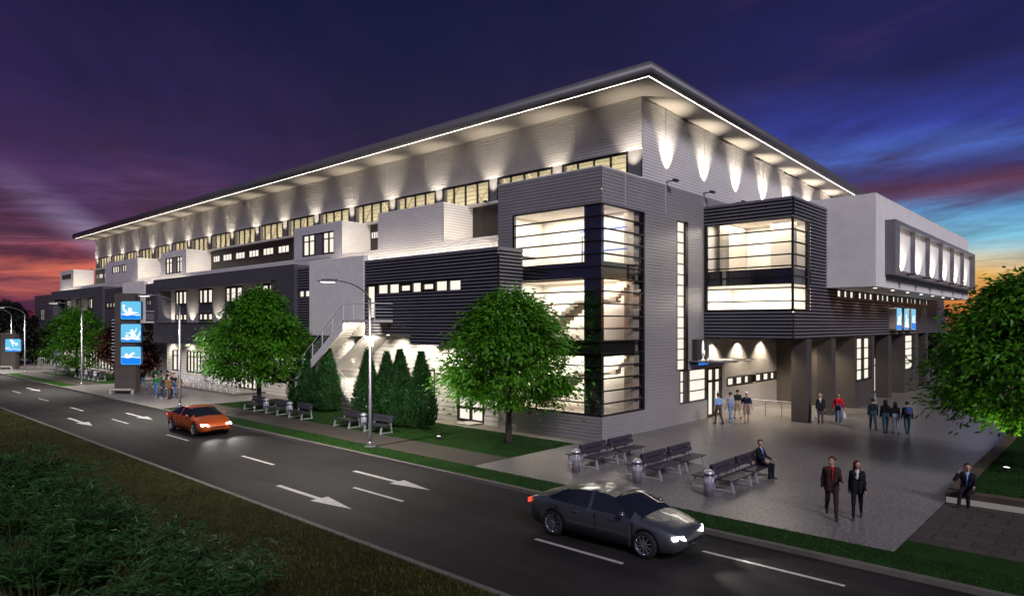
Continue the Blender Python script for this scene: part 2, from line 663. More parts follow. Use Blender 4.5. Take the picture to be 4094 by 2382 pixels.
def ribs(mb, face, c, a0, a1, z0, z1, per, dep, style, mi=0):
    if not per:
        q4(mb, face, c, a0, a1, z0, z1, 0, 0, mi)
        return
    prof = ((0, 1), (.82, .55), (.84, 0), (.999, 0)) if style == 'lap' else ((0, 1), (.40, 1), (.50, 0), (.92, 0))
    kk = math.floor(z0 / per) - 1
    zs = []
    while kk * per < z1:
        for fz, fd in prof:
            zs.append(((kk + fz) * per, fd * dep))
        kk += 1
    zs.append((kk * per, dep))

    def at(z):
        for (za, da), (zb, db) in zip(zs, zs[1:]):
            if za <= z <= zb:
                return da + (db - da) * (z - za) / max(1e-9, zb - za)
        return 0
    pts = [(z0, at(z0))] + [p for p in zs if z0 + 1e-4 < p[0] < z1 - 1e-4] + [(z1, at(z1 - 1e-5))]
    for (za, da), (zb, db) in zip(pts, pts[1:]):
        q4(mb, face, c, a0, a1, za, zb, da, db, 1 if max(da, db) < dep * .3 else 0)  # recessed faces take the darker painted groove shade


def wall(name, face, c, a0, a1, z0, z1, m, holes=(), per=0, dep=.02, style='lap', parent=B, label=None):
    mb = MB()
    holes = [(max(h[0], a0), min(h[1], a1), h[2], h[3]) for h in holes if h[1] > a0 and h[0] < a1]
    zs = sorted({z0, z1} | {h for H in holes for h in H[2:4] if z0 < h < z1})
    for za, zb in zip(zs, zs[1:]):
        zm = (za + zb) / 2
        cuts = sorted((h[0], h[1]) for h in holes if h[2] < zm < h[3])
        cur = a0
        for h0, h1 in cuts:
            if h0 > cur:
                ribs(mb, face, c, cur, min(h0, a1), za, zb, per, dep, style)
            cur = max(cur, h1)
        if cur < a1:
            ribs(mb, face, c, cur, a1, za, zb, per, dep, style)
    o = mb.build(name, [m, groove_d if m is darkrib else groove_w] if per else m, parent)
    if label:
        o['label'] = label
    return o


def bx(name, x0, x1, y0, y1, z0, z1, m, parent=B, skip=''):
    mb = MB()
    mb.box(x0, x1, y0, y1, z0, z1, skip=skip)
    return mb.build(name, m, parent)


def fbox(mb, face, c, a0, a1, z0, z1, d0, d1, mi=0):
    """box on a facade: d = distance outward from plane c"""
    if face == 'x':
        mb.box(c - d1, c - d0, a0, a1, z0, z1, mi)
    else:
        mb.box(a0, a1, c - d1, c - d0, z0, z1, mi)


def window(face, c, a0, a1, z0, z1, va=(), hz=(), fr=.09, depth=.16, out=.035, pm=None, parent=B, name='window', bar=None, lowbar=None, fm=None):
    """frame ring + bars (dark) with a pane set back inside; va / hz are bar positions as fractions"""
    bar = bar or fr * .75
    fm = fm or blackf
    mb = MB()
    fbox(mb, face, c, a0, a0 + fr, z0, z1, -depth, out)
    fbox(mb, face, c, a1 - fr, a1, z0, z1, -depth, out)
    fbox(mb, face, c, a0 + fr, a1 - fr, z0, z0 + fr, -depth, out)
    fbox(mb, face, c, a0 + fr, a1 - fr, z1 - fr, z1, -depth, out)
    for t in va:
        a = a0 + (a1 - a0) * t
        fbox(mb, face, c, a - bar / 2, a + bar / 2, z0 + fr, z1 - fr, -depth, out - .008)
    for t in hz:
        z = z0 + (z1 - z0) * t
        fbox(mb, face, c, a0 + fr, a1 - fr, z - bar / 2, z + bar / 2, -depth, out - .016)
    o = mb.build(name, fm, parent)
    p = MB()
    q4(p, face, c, a0 + fr * .5, a1 - fr * .5, z0 + fr * .5, z1 - fr * .5, -depth * .72, -depth * .72)
    p.build('pane', pm or pane_m, o)
    return o


XA = 3.78
ROOF_S = .0326


def soff(x):
    return 17.97 - ROOF_S * (x - 3.76)


# --- roof with rounded metal edge, lit strip under its rim
RX0, RX1, RY0, RY1 = 1.35, 56.0, -2.0, 93.2
mb = MB()
prof = [(.22, 0.0), (.06, .03), (.0, .12), (-.02, .34), (.02, .52), (.12, .68), (.32, .78), (.8, .84)]
# south-west eave (runs along Y) and south-east eave (runs along X), joined by a mitre
for (i0, h0), (i1, h1) in zip(prof, prof[1:]):
    for (ax, ay, bx_, by_) in ((0, 1, 0, 0), (0, 0, 1, 0)):
        pass
    c00 = (RX0 + i0, RY0 + i0)
    c01 = (RX0 + i1, RY0 + i1)
    f00 = (RX0 + i0, RY1 - i0)
    f01 = (RX0 + i1, RY1 - i1)
    e00 = (RX1, RY0 + i0)
    e01 = (RX1, RY0 + i1)
    P3 = lambda p, hh: (p[0], p[1], soff(p[0]) + hh)
    mb.face([P3(f00, h0), P3(c00, h0), P3(c01, h1), P3(f01, h1)])
    mb.face([P3(c00, h0), P3(e00, h0), P3(e01, h1), P3(c01, h1)])
    mb.face([P3((RX1, RY1 - i0), h0), P3(f00, h0), P3(f01, h1), P3((RX1, RY1 - i1), h1)])
i1, h1 = prof[-1]
mb.face([(RX0 + i1, RY0 + i1, soff(RX0 + i1) + h1), (RX1, RY0 + i1, soff(RX1) + h1), (RX1, RY1 - i1, soff(RX1) + h1), (RX0 + i1, RY1 - i1, soff(RX0 + i1) + h1)])
roof = mb.build('roof', fascia, B)
weld(roof)
for p in roof.data.polygons:
    p.use_smooth = abs(p.normal.z) < .999
mb = MB()
s0 = .42
mb.face([(RX0 + s0, RY0 + s0, soff(RX0 + s0) + .002), (RX0 + s0, RY1 - s0, soff(RX0 + s0) + .002), (RX1, RY1 - s0, soff(RX1) + .002), (RX1, RY0 + s0, soff(RX1) + .002)])
mb.build('soffit', soffitm, roof)
mb = MB()
for a, b in ((.22, .285), (.345, .42)):
    z = .004
    mb.face([(RX0 + a, RY0 + a, soff(RX0) + z), (RX0 + a, RY1 - a, soff(RX0) + z), (RX0 + b, RY1 - b, soff(RX0) + z), (RX0 + b, RY0 + b, soff(RX0) + z)])
    mb.face([(RX0 + a, RY0 + a, soff(RX0 + a) + z), (RX0 + b, RY0 + b, soff(RX0 + b) + z), (RX1, RY0 + b, soff(RX1) + z), (RX1, RY0 + a, soff(RX1) + z)])
mb.build('eave_trim', fascia, roof)
mb = MB()
a, b, z = .285, .345, .012
mb.face([(RX0 + a, RY0 + a, soff(RX0) + z), (RX0 + a, RY1 - a, soff(RX0) + z), (RX0 + b, RY1 - b, soff(RX0) + z), (RX0 + b, RY0 + b, soff(RX0) + z)])
mb.face([(RX0 + a, RY0 + a, soff(RX0 + a) + z), (RX0 + b, RY0 + b, soff(RX0 + b) + z), (RX1, RY0 + b, soff(RX1) + z), (RX1, RY0 + a, soff(RX1) + z)])
mb.build('led_strip', ledm, roof)

# --- upper hall: long south-west wall with clerestory
BAY = 5.287
wins = [(.93 + BAY * i, 5.48 + BAY * i) for i in range(17)]
YE = 91.3
wall('wall', 'x', XA, 0, YE, 15.24, 17.99, siding, per=.17, dep=.045)
for i in range(1, 21):
    mb = MB()
    fbox(mb, 'x', XA, 4.45 * i - .01, 4.45 * i + .01, 15.25, 17.98, .0, .05)
    mb.build('panel_joint', siding, B)
mb = MB()
fbox(mb, 'x', XA, -.0, YE, 15.215, 15.238, -.1, .03)
mb.build('drip_edge', siding, B)
piers = [(-.0, .93)] + [(wins[i][1], wins[i + 1][0]) for i in range(16)] + [(wins[16][1], YE)]
for a, b in piers:
    bx('pier', XA + .07, XA + .5, a, b, 13.62, 15.21, mat('clerestory_pier', (.15, .145, .15), .7, 0, .3, .06))
for a, b in wins:
    mb = MB()
    fr = .1
    c = XA
    fbox(mb, 'x', c, a, a + fr, 13.64, 15.205, -.16, -.02)
    fbox(mb, 'x', c, b - fr, b, 13.64, 15.205, -.16, -.02)
    fbox(mb, 'x', c, a + fr, b - fr, 15.06, 15.205, -.16, -.02)
    fbox(mb, 'x', c, a + fr, b - fr, 13.64, 13.70, -.16, -.02)
    for t in (1, 2, 3):
        aa = a + (b - a) * t / 4
        fbox(mb, 'x', c, aa - .04, aa + .04, 13.70, 15.06, -.16, -.03)
    o = mb.build('clerestory_window', blackf, B)
    p = MB()
    q4(p, 'x', c, a + .05, b - .05, 13.67, 15.1, -.1, -.1)
    p.build('pane', glassm, o)
bx('ledge', 3.36, XA + .15, 7.05, YE, 13.50, 13.62, siding)
# inside the clerestory: a lit gallery with roof trusses
gal = mat('gallery_wall', (.72, .68, .54), .8, 0, .2, .06, .5)
wall('gallery_wall', 'x', XA + 6.0, .4, YE - .3, 13.0, 17.6, gal, per=.34, dep=.03)
mb = MB()
mb.face([(XA + .3, .4, 13.4), (XA + 6, .4, 13.4), (XA + 6, YE - .3, 13.4), (XA + .3, YE - .3, 13.4)])
mb.face([(XA + .3, .4, 17.3), (XA + .3, YE - .3, 17.3), (XA + 6, YE - .3, 17.3), (XA + 6, .4, 17.3)])
mb.face([(XA + .3, .42, 13.4), (XA + .3, .42, 17.3), (XA + 6, .42, 17.3), (XA + 6, .42, 13.4)])
mb.face([(XA + .3, YE - .32, 13.4), (XA + 6, YE - .32, 13.4), (XA + 6, YE - .32, 17.3), (XA + .3, YE - .32, 17.3)])
mb.build('gallery', gal, B)
mb = MB()
for i in range(17):
    y = 3.2 + BAY * i
    xx = XA + 2.6
    for dy_ in (-2.4, 2.4):
        mb.tube([(xx, y, 13.4), (xx, y + dy_, 16.4)], .075, 6)
        mb.tube([(xx, y + dy_ * 1.0, 13.4), (xx + .8, y + dy_ * .1, 16.4)], .05, 6)
    mb.tube([(xx, y - 2.6, 16.3), (xx, y + 2.6, 16.3)], .09, 6)
mb.build('roof_truss', mat('truss_paint', (.45, .38, .26), .6, 0, .4, .05), B)
for i in range(6):
    light('AREA', 'gallery_light', (XA + 2.2, 7.5 + i * 15.2, 17.2), (XA + 2.2, 7.5 + i * 15.2, 10), 800, (1, .93, .76), B, sx=2.5, sy=14)
# far gable closing wall and back
bx('wall', XA + .1, 52, YE - .02, YE + .1, 11, 16.3, siding)
bx('wall', 51.8, 52, 0.2, YE, 0, 15.9, siding)

# --- right facade (faces the plaza): tower corner + long wall
GH = (0.0, 5.92, 1.19, 11.80)
mb = MB()
hs = [(0.0, 4.0, 1.19, 11.8), (7.5, 8.76, 3.08, 11.76), (7.84, 11.3, 1.13, 3.08), (11.3, 13.32, 0.0, 3.08), (14.0, 24.0, 1.77, 2.27)]
wall('wall', 'y', 0.0, 0.0, 22.4, 0.0, 13.6, siding_g, hs, .17, .024)
# upper part follows the falling roof line row by row
mb = MB()
kk = 13.6
while kk < 17.97:
    z1 = min(kk + .17, 17.97)
    xe = min(52.0, 3.76 + (17.99 - z1) / ROOF_S)
    x0 = XA if kk >= 13.59 else 0
    ribs(mb, 'y', 0.0, x0, xe, kk, z1, .17, .02, 'lap')
    kk = z1
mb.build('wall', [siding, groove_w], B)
wall('wall', 'y', 0.0, 22.4, 52, 4.9, 13.6, siding, (), .17, .04)
mb = MB()
for x in (2.1, 6.2, 10.9, 15.4, 19.9):
    fbox(mb, 'y', 0, x - .01, x + .01, 11.9 if x < 4 else 12.0, min(17.9, soff(x)) if x > 4 else 13.58, 0, .05)
mb.build('panel_joint', siding, B)
wall('wall', 'x', 0.0, 0, 7.05, 0, 13.6, siding_g, [(0.0, 5.92, 1.19, 11.8)], .17, .024)
bx('tower_roof', .02, XA + .05, .02, 7.05, 13.45, 13.58, roofm)
mb = MB()
mb.box(-.035, .12, -.035, 7.05, 13.56, 13.64)
mb.box(.12, XA, -.035, .12, 13.56, 13.64)
mb.box(.12, XA, 6.9, 7.05, 13.56, 13.64)
mb.build('parapet_cap', siding, B)
bx('wall', .03, XA + .1, 7.0, 7.05, 4.5, 13.5, siding)

# tower curtain wall
mb = MB()
fr = .13
fbox(mb, 'x', 0, 5.92 - fr, 5.92, 1.19, 11.8, -.12, .03)
fbox(mb, 'y', 0, 4.0 - fr, 4.0, 1.19, 11.8, -.12, .03)
nz = 17
for i in range(nz + 1):
    z = 1.19 + (11.8 - 1.19) * i / nz
    hh = .085 if i in (0, nz) else .036
    za, zb = max(1.19, z - hh), min(11.8, z + hh)
    fbox(mb, 'x', 0, -.03, 5.92 - fr, za, zb, -.1, .03)
    mb.box(.1, 4.0 - fr, -.03, .1, za, zb)
cw = mb.build('curtain_wall', blackf, B)
mb = MB()
q4(mb, 'x', 0, 0.02, 5.85, 1.2, 11.8, -.05, -.05)
q4(mb, 'y', 0, 0.05, 3.93, 1.2, 11.8, -.05, -.05)
mb.build('pane', glassm, cw)
# dark clad corner post behind the glass
mb = MB()
mb.box(.09, .34, .09, 1.13, 1.2, 11.78)
mb.build('corner_column', blackgl, B)
# interior of the tower
mb = MB()
TX, TY = 3.70, 6.85
for z0, z1 in ((4.95, 8.12), (8.95, 11.9), (1.15, 4.15)):
    mb.face([(TX, .15, z0), (TX, .15, z1), (TX, TY, z1), (TX, TY, z0)])
    mb.face([(.12, TY, z0), (TX, TY, z0), (TX, TY, z1), (.12, TY, z1)])
    mb.face([(.12, .12, z1), (.12, TY, z1), (TX, TY, z1), (TX, .12, z1)])
mb.build('interior_wall', interior, B)
mb = MB()
for z0, z1 in ((4.95, 8.12), (8.95, 11.75), (1.2, 4.15)):
    mb.box(3.18, 3.69, .16, .75, z0, z1)
mb.build('interior_column', interior2, B)
mb = MB()
for z0, z1 in ((4.16, 4.95), (8.14, 8.94), (.9, 1.15)):
    mb.box(.30, TX + .1, .28, TY, z0, z1)
mb.build('floor_slab', floorm, B)
mb = MB()
for z0, z1 in ((4.16, 4.95), (8.14, 8.94)):
    mb.box(.16, .28, 1.14, 5.7, z0, z1)
    mb.box(.36, 3.3, .14, .26, z0, z1)
mb.build('spandrel', darkpanel, B)
# staircase seen through the glass (two flights, upper and lower storey)
mb = MB()
for zb in (4.95, 1.15):
    for i in range(10):
        y = 5.4 - i * .28
        mb.box(1.5, 2.7, y - .28, y, zb + .2 + .19 * i - .12, zb + .2 + .19 * (i + 1))
    mb.box(1.5, 3.1, .9, 2.6, zb + 1.98, zb + 2.12)
    for i in range(6):
        x = 2.0 + i * .26
        mb.box(x, x + .26, .5, 1.3, zb + 2.1 + .17 * i - .1, zb + 2.1 + .17 * (i + 1))
mb.build('interior_stair', mat('stair_stone', (.58, .50, .42), .7, 0, .3, .05), B)
mb = MB()
for y0, y1, z in ((.4, 3.6, 10.9), (.4, 3.4, 9.75)):
    mb.box(2.9, 2.96, y0, y1, z, z + .07)
mb.build('pool_rail', mat('blue_rail', (.03, .06, .55), .4, 0, .5, 0), B)
mb = MB()
mb.tube([(1.1, 2.0, 8.95), (1.1, 2.0, 10.35)], .035, 6)
mb.tube([(1.1, 1.75, 10.35), (1.1, 2.25, 10.35)], .03, 6)
mb.build('stand', dsteel, B)
for z in (11.85, 8.08, 4.1):
    light('AREA', 'ceiling_light', (1.9, 3.5, z), (1.9, 3.5, 0), 520, (1, .93, .83), B, sx=2.6, sy=5.6)

# narrow stair window and lobby window with the door under it
w1 = window('y', 0, 7.5, 8.76, 3.08, 11.76, (), [i / 14 for i in range(1, 14)], .06, .2, .03, bar=.05)
mb = MB()
fbox(mb, 'y', 0, 8.5, 8.80, 3.08, 11.80, -.1, .05)
mb.build('jamb', blackf, w1)
window('y', 0, 7.84, 11.3, 1.13, 3.08, (.26,), (.33, .66), .06, .2, .03, bar=.05)
mb = MB()
fbox(mb, 'y', 0, 8.42, 9.05, 1.19, 3.02, -.1, .015)
mb.build('dark_panel', mat('lobby_panel', (.10, .085, .075), .5, 0, .4, .1), B)
d = window('y', 0, 11.3, 13.32, 0.02, 3.08, (.5,), (.72,), .13, .2, .04, name='door', bar=.14)
mb = MB()
for x in (12.1, 12.52):
    mb.tube([(x, -.1, .9), (x, -.1, 1.6)], .02, 6)
mb.build('handle', steel, d)
# strip windows on the shaded wall under the entrance block
for a in (14.1, 18.6, 23.2):
    ws = [(0, .30), (.33, .62), (.68, .88)]
    mb = MB()
    o = window('y', 0, a, a + 4.0, 1.72, 2.32, (.32, .65, .92), (), .09, .2, .03, bar=.28)

# --- entrance block on columns (dark ribbed), glazed corner
XB, YB = 10.87, -5.36
wall('wall', 'x', XB, YB, 0, 4.92, 12.9, darkrib, [(YB, -.1, 6.56, 11.8)], .20, .07, 'rib')
wall('wall', 'y', YB, XB, 16.6, 4.92, 12.9, darkrib, [(XB, 13.5, 6.56, 11.8)], .20, .07, 'rib')
wall('wall', 'y', YB, 16.6, 53.6, 4.92, 6.52, darkrib, (), .20, .07, 'rib')
wall('wall', 'y', YB, 16.6, 52.5, 6.52, 8.06, darkrib, [(18.5 + 4.6 * i, 22.5 + 4.6 * i, 7.46, 8.06) for i in range(6)], .20, .07, 'rib')
mb = MB()
mb.face([(XB, YB, 12.9), (16.6, YB, 12.9), (16.6, 0, 12.9), (XB, 0, 12.9)])
mb.build('roof_deck', roofm, B)
mb = MB()
mb.box(XB - .05, XB + .1, YB - .05, 0, 12.88, 12.95)
mb.box(XB + .1, 16.5, YB - .05, YB + .1, 12.88, 12.95)
mb.build('parapet_cap', darkrib, B)
mb = MB()
mb.face([(XB, YB, 4.92), (XB, 0, 4.92), (53.6, 0, 4.92), (53.6, YB, 4.92)])
mb.build('ceiling', mat('entrance_soffit', (.40, .36, .31), .7, 0, .3, .05), B)
bx('wall', 53.55, 53.6, YB, 0, 4.92, 6.5, darkrib)
bx('wall', 52.45, 52.5, YB, 0, 6.5, 13.0, darkrib)
mb = MB()
zz = [6.56, 7.27, 8.03, 8.80, 9.27, 10.0, 10.7, 11.3, 11.8]
zz = [6.56, 7.10, 7.85, 8.50, 9.08, 9.72, 10.42, 11.12, 11.8]
for i, z in enumerate(zz):
    hh = .085 if i in (0, len(zz) - 1) else .036
    za, zb = max(6.56, z - hh), min(11.8, z + hh)
    fbox(mb, 'x', XB, YB - .03, -.2, za, zb, -.1, .04)
    mb.box(XB + .1, 13.3, YB - .04, YB + .1, za, zb)
fbox(mb, 'x', XB, -.24, -.1, 6.56, 11.8, -.1, .045)
fbox(mb, 'y', YB, 13.1, 13.5, 6.56, 11.8, -.1, .045)
mb.box(XB - .045, XB + .07, YB - .045, YB + .07, 6.56, 11.8)
cw2 = mb.build('curtain_wall', blackf, B)
mb = MB()
q4(mb, 'x', XB, YB + .05, -.15, 6.6, 11.75, -.04, -.04)
q4(mb, 'y', YB, XB + .05, 13.3, 6.6, 11.75, -.04, -.04)
mb.build('pane', glassm, cw2)
mb = MB()
BX1 = 14.6
for z0, z1 in ((6.4, 8.06), (8.98, 11.9)):
    mb.face([(BX1, YB + .1, z0), (BX1, YB + .1, z1), (BX1, -.12, z1), (BX1, -.12, z0)])
    mb.face([(XB + .1, -.12, z0), (BX1, -.12, z0), (BX1, -.12, z1), (XB + .1, -.12, z1)])
    mb.face([(XB + .1, YB + .1, z1), (XB + .1, -.1, z1), (BX1, -.1, z1), (BX1, YB + .1, z1)])
mb.face([(XB + .1, YB + .1, 6.45), (BX1, YB + .1, 6.45), (BX1, -.1, 6.45), (XB + .1, -.1, 6.45)])
mb.build('interior_wall', interior, B)
mb = MB()
mb.box(13.2, 13.6, -4.6, -3.2, 8.98, 11.85)
mb.box(12.0, 14.5, -1.1, -.5, 8.98, 11.85)
mb.build('interior_column', mat('pale_column', (.62, .55, .45), .8, 0, .2, .03), B)
mb = MB()
mb.box(XB + .4, BX1, YB + .4, -.12, 8.07, 8.97)
mb.build('floor_slab', floorm, B)
mb = MB()
mb.box(XB + .14, XB + .30, YB + .2, -.2, 8.07, 8.97)
mb.box(XB + .30, 13.1, YB + .14, YB + .30, 8.07, 8.97)
mb.build('spandrel', darkpanel, B)
light('AREA', 'ceiling_light', (12.7, -2.7, 11.85), (12.7, -2.7, 0), 400, (1, .93, .83), B, sx=3, sy=4.4)
light('AREA', 'ceiling_light', (12.7, -2.7, 8.02), (12.7, -2.7, 0), 280, (1, .93, .83), B, sx=3, sy=4.4)
# strip windows under the white box
for i in range(6):
    a = 18.5 + 4.6 * i
    window('y', YB, a, a + 4.0, 7.46, 8.05, (.34, .66), (), .1, .2, .05, bar=.32)

# --- white cantilevered box with deep dark frame
XW, YW = 16.49, -8.16
wb = MB()
wb.box(XW, 47.6, YW + .36, 0, 8.03, 13.56)
o = wb.build('upper_box', stucco, B)
wall('wall', 'y', YW, XW, 47.6, 8.03, 13.56, stucco, [(19.6, 46.9, 9.1, 11.9)])
mb = MB()
mb.box(XW, 47.6, YW, YW + .36, 13.555, 13.58)
mb.face([(XW, YW, 8.03), (XW, YW + .36, 8.03), (47.6, YW + .36, 8.03), (47.6, YW, 8.03)])
mb.face([(XW, YW + .36, 8.03), (XW, YW, 8.03), (XW, YW, 13.56), (XW, YW + .36, 13.56)])
mb.face([(47.6, YW, 8.03), (47.6, YW + .36, 8.03), (47.6, YW + .36, 13.56), (47.6, YW, 13.56)])
mb.build('box_edge', stucco, B)
fm = MB()
fx0, fx1, fz0, fz1, fy = 18.5, 47.3, 8.82, 12.18, -8.74
fm.box(fx0, fx0 + 1.1, fy, YW - .003, fz0, fz1)
fm.box(fx1 - .4, fx1, fy, YW - .003, fz0, fz1)
fm.box(fx0 + 1.1, fx1 - .4, fy, YW - .003, fz0, fz0 + .30)
fm.box(fx0 + 1.1, fx1 - .4, fy, YW - .003, fz1 - .26, fz1)
frame = fm.build('window_surround', darkrib, B)
fins = [19.62, 24.15, 28.7, 33.25, 37.8, 42.35, 46.86]
for x in fins[1:-1]:
    bx('fin', x - .07, x + .07, YW - .46, YW - .2, 9.12, 11.9, mat('fin_grey', (.16, .15, .17), .7, 0, .3, .06), frame)
bx('back_panel', fx0 + 1.1, fx1 - .4, YW - .2, YW - .1, 9.12, 11.92, stucco, frame)
for a, b in zip(fins, fins[1:]):
    cx_ = (a + b) / 2 - .3
    bx('uplight', cx_ - .25, cx_ + .25, YW - 1.0, YW - .45, 8.92, 9.0, dsteel, frame)
for a, b in zip(fins, fins[1:]):
    cx_ = (a + b) / 2 - .3
    light('SPOT', 'uplight_lamp', (cx_, YW - .95, 9.06), (cx_ + .15, YW - .2, 10.35), 270, (1, .90, .76), B, 100, .45, .05)
for x in (18.6, 22.75, 26.9, 31.1, 35.2, 39.3, 43.4):
    mb = MB()
    mb.lathe([(0.0, 8.015), (.09, 8.01), (.10, 8.03)], 12, 0, (x, -7.6, 0))
    light('SPOT', 'downlight_or_added_spot', (x, -6.6, 7.95), (x, -5.7, 5.0), 60, (1, .86, .68), B, 100, .6, .05)
    mb.build('downlight', emit('downlight_lens', (1, .9, .75), 5), B)

# --- columns and ground floor walls under the block
for x in (13.1, 17.55):
    bx('column', x, x + .85, YB + .02, YB + .9, -.02, 4.92, gstucco)
for x in (31.2, 44.3):
    bx('column', x, x + 1.0, YB + .02, YB + .9, -.02, 4.92, gstucco)
lob = MB()
W1 = wall('wall', 'y', YB + .01, 22.4, 27.3, 0, 4.92, gstucco, [(22.75, 26.4, 1.8, 4.85)])
W2 = wall('wall', 'y', YB + .01, 36.2, 41.4, 0, 4.92, gstucco, [(36.4, 39.7, 1.88, 4.88)])
mb = MB()
for x0, x1 in ((22.4, 27.3), (36.2, 41.4)):
    mb = MB()
    mb.face([(x0, 0, 0), (x0, YB + .01, 0), (x0, YB + .01, 4.92), (x0, 0, 4.92)])
    mb.build('wall', gstucco, B)
    mb = MB()
    mb.face([(x1, YB + .01, 0), (x1, -.6, 0), (x1, -.6, 4.92), (x1, YB + .01, 4.92)])
    mb.build('wall', gstucco, B)
mb = MB()
mb.face([(41.4, -1, 0), (60, -1, 0), (60, -1, 4.92), (41.4, -1, 4.92)])
mb.face([(27.3, -1.2, 0), (36.2, -1.2, 0), (36.2, -1.2, 4.92), (27.3, -1.2, 4.92)])
mb.build('wall', gstucco, B)
window('y', YB + .01, 22.75, 26.4, 1.8, 4.85, (.5,), (.25, .5, .75), .1, .25, .03, bar=.06)
window('y', YB + .01, 36.4, 39.7, 1.88, 4.88, (), (.2, .4, .6, .8), .1, .25, .03, bar=.06)
for x0 in (29.2, 34.0):
    d = window('y', -3.4, x0, x0 + 3.0, 0.02, 3.0, (.5,), (.76,), .12, .1, .03, name='door', bar=.1)
    mb = MB()
    for x in (x0 + 1.2, x0 + 1.8):
        mb.tube([(x, -3.52, .8), (x, -3.52, 1.9)], .025, 6)
    mb.build('handle', wsteel, d)
# glass canopy above the lobby door
mb = MB()
mb.box(8.9, 13.6, -2.1, -.02, 3.56, 3.60)
for x in (9.4, 11.2, 13.0):
    mb.box(x - .03, x + .03, -2.0, -.02, 3.48, 3.56)
mb.build('canopy', mat('canopy_grey', (.22, .22, .24), .3, .3, .5, .05), B)
for x in (11.8, 15.6, 19.4):
    light('SPOT', 'downlight_or_added_spot', (x, -.75, 4.85), (x, -.10, 2.2), 900, (1, .84, .62), B, 110, .6, .05)
for x in (12.5, 17, 21):
    light('SPOT', 'downlight_or_added_spot', (x, -3.2, 4.88), (x, -3.2, 0), 800, (1, .84, .62), B, 130, .8, .06)
for x in (25, 29.5, 34.5, 39):
    light('SPOT', 'downlight_or_added_spot', (x, -5.9 if x in (25, 39) else -4.2, 4.88), (x, -5.4 if x in (25, 39) else -4.2, 0), 45, (1, .84, .62), B, 120, .8, .06)
for x in (11.8, 15.6, 19.4):
    mb = MB()
    mb.lathe([(0.0, 4.905), (.08, 4.9), (.09, 4.92)], 10, 0, (x, -.75, 0))
    mb.build('downlight', MATS['downlight_lens'], B)

# wall lights throwing beams up the right facade
for i in range(10):
    x = 6.3 + 4.5 * i
    mb = MB()
    mb.box(x - .2, x + .2, -.70, -.50, 13.72, 13.85)
    mb.box(x - .05, x + .05, -.52, .0, 13.76, 13.81)
    light('SPOT', 'beam_lamp', (x, -.60, 13.90), (x, 0, 16.4), 1700, (1, .88, .70), B, 62, 1.0, .03)
    mb.build('wall_light', dsteel, B)
# uplights on the clerestory sill, one per pier
for i, (a, b) in enumerate(piers):
    mb = MB()
    y = (a + b) / 2 if i else .55
    mb.box(3.04, 3.16, y - .12, y + .12, 13.56, 13.68)
    mb.box(3.14, 3.4, y - .03, y + .03, 13.56, 13.60)
    light('SPOT', 'beam_lamp', (3.20, y, 13.75), (3.78, y, 16.6), 850, (1, .88, .70), B, 72, 1.0, .03)
    mb.build('wall_light', dsteel, B)

# --- third storey: parapet, brown recessed walls, projecting boxes
wall('wall', 'x', 1.21, 7.05, 99, 9.4, 11.04, siding, (), .17, .04)
mb = MB()
mb.box(1.22, 1.4, 7.05, 99, 10.98, 11.05)
mb.build('parapet_cap', siding, B)
bx('terrace_deck', 1.3, XA + .2, 7.05, 99, 10.7, 10.8, roofm)
bwins = [(52.25 - 2.84 * i - (1.55 if i == 0 else 2.0), 52.25 - 2.84 * i, 12.24, 12.95) for i in range(7)]
bwins = [(50.7, 52.25, 12.24, 12.95)] + [(47.98 - 2.83 * i, 49.96 - 2.83 * i, 12.24, 12.95) for i in range(6)]
wall('brown_wall', 'x', XA, 7.05, YE, 10.8, 13.5, brownp)
for a0, a1, z0, z1 in bwins + [(23.35, 24.3, 12.35, 12.95), (85.2, 87.2, 12.24, 12.9), (87.9, 89.4, 12.24, 12.9), (89.8, 90.6, 12.24, 12.9), (61.0, 63.0, 12.24, 12.95)]:
    window('x', XA, a0, a1, z0, z1, (.33, .66), (), .07, -.015, .06)
mb = MB()
for y in (9.6, 12.0):
    fbox(mb, 'x', XA, y - .01, y + .01, 10.8, 13.5, 0, .012)
mb.build('panel_joint', blackf, B)


def ubox(y0, y1, x0, wins_):
    wall('bay_box', 'x', x0, y0, y1, 10.9, 13.5, siding, [w for w in wins_], .17, .04)
    wall('bay_box', 'y', y0, x0, XA, 10.8, 13.5, siding, (), .17, .04)
    mb = MB()
    mb.box(x0 - .025, XA, y0 - .025, y1, 13.5, 13.56)
    mb.face([(x0, y1, 10.8), (XA, y1, 10.8), (XA, y1, 13.5), (x0, y1, 13.5)])
    if x0 < 1.2:
        mb.face([(x0, y0, 10.9), (x0, y1, 10.9), (1.3, y1, 10.9), (1.3, y0, 10.9)])
    mb.build('box_edge', siding, B)


def bwin(y0, y1, c=1.21):
    window('x', c, y0, y1, 11.2, 12.9, (.5,), (.68,), .09, .14, .03)


ubox(13.03, 19.9, 1.19, ())
ubox(24.45, 31.3, 1.19, [(25.45, 30.0, 11.15, 12.92)])
bwin(25.45, 27.1)
bwin(28.2, 30.0)
bx('dark_panel', 1.25, 1.4, 27.1, 28.2, 11.15, 12.92, darkrib)
ubox(52.95, 59.56, 1.19, [(53.9, 58.3, 11.15, 12.92)])
bwin(53.9, 55.4)
bwin(56.5, 58.3)
bx('dark_panel', 1.25, 1.4, 55.4, 56.5, 11.15, 12.92, darkrib)
ubox(66.75, 78.2, 1.19, [(70.5, 75.5, 12.1, 13.0)])
window('x', 1.19, 73.0, 75.5, 12.1, 13.0, (.33, .66), (), .08, .14, .03)
window('x', 1.19, 70.5, 72.0, 12.1, 13.0, (.5,), (), .08, .14, .03)
bx('dark_panel', 1.25, 1.4, 72.0, 73.0, 12.1, 13.0, siding)
ubox(91.95, 98.4, 1.19, ())
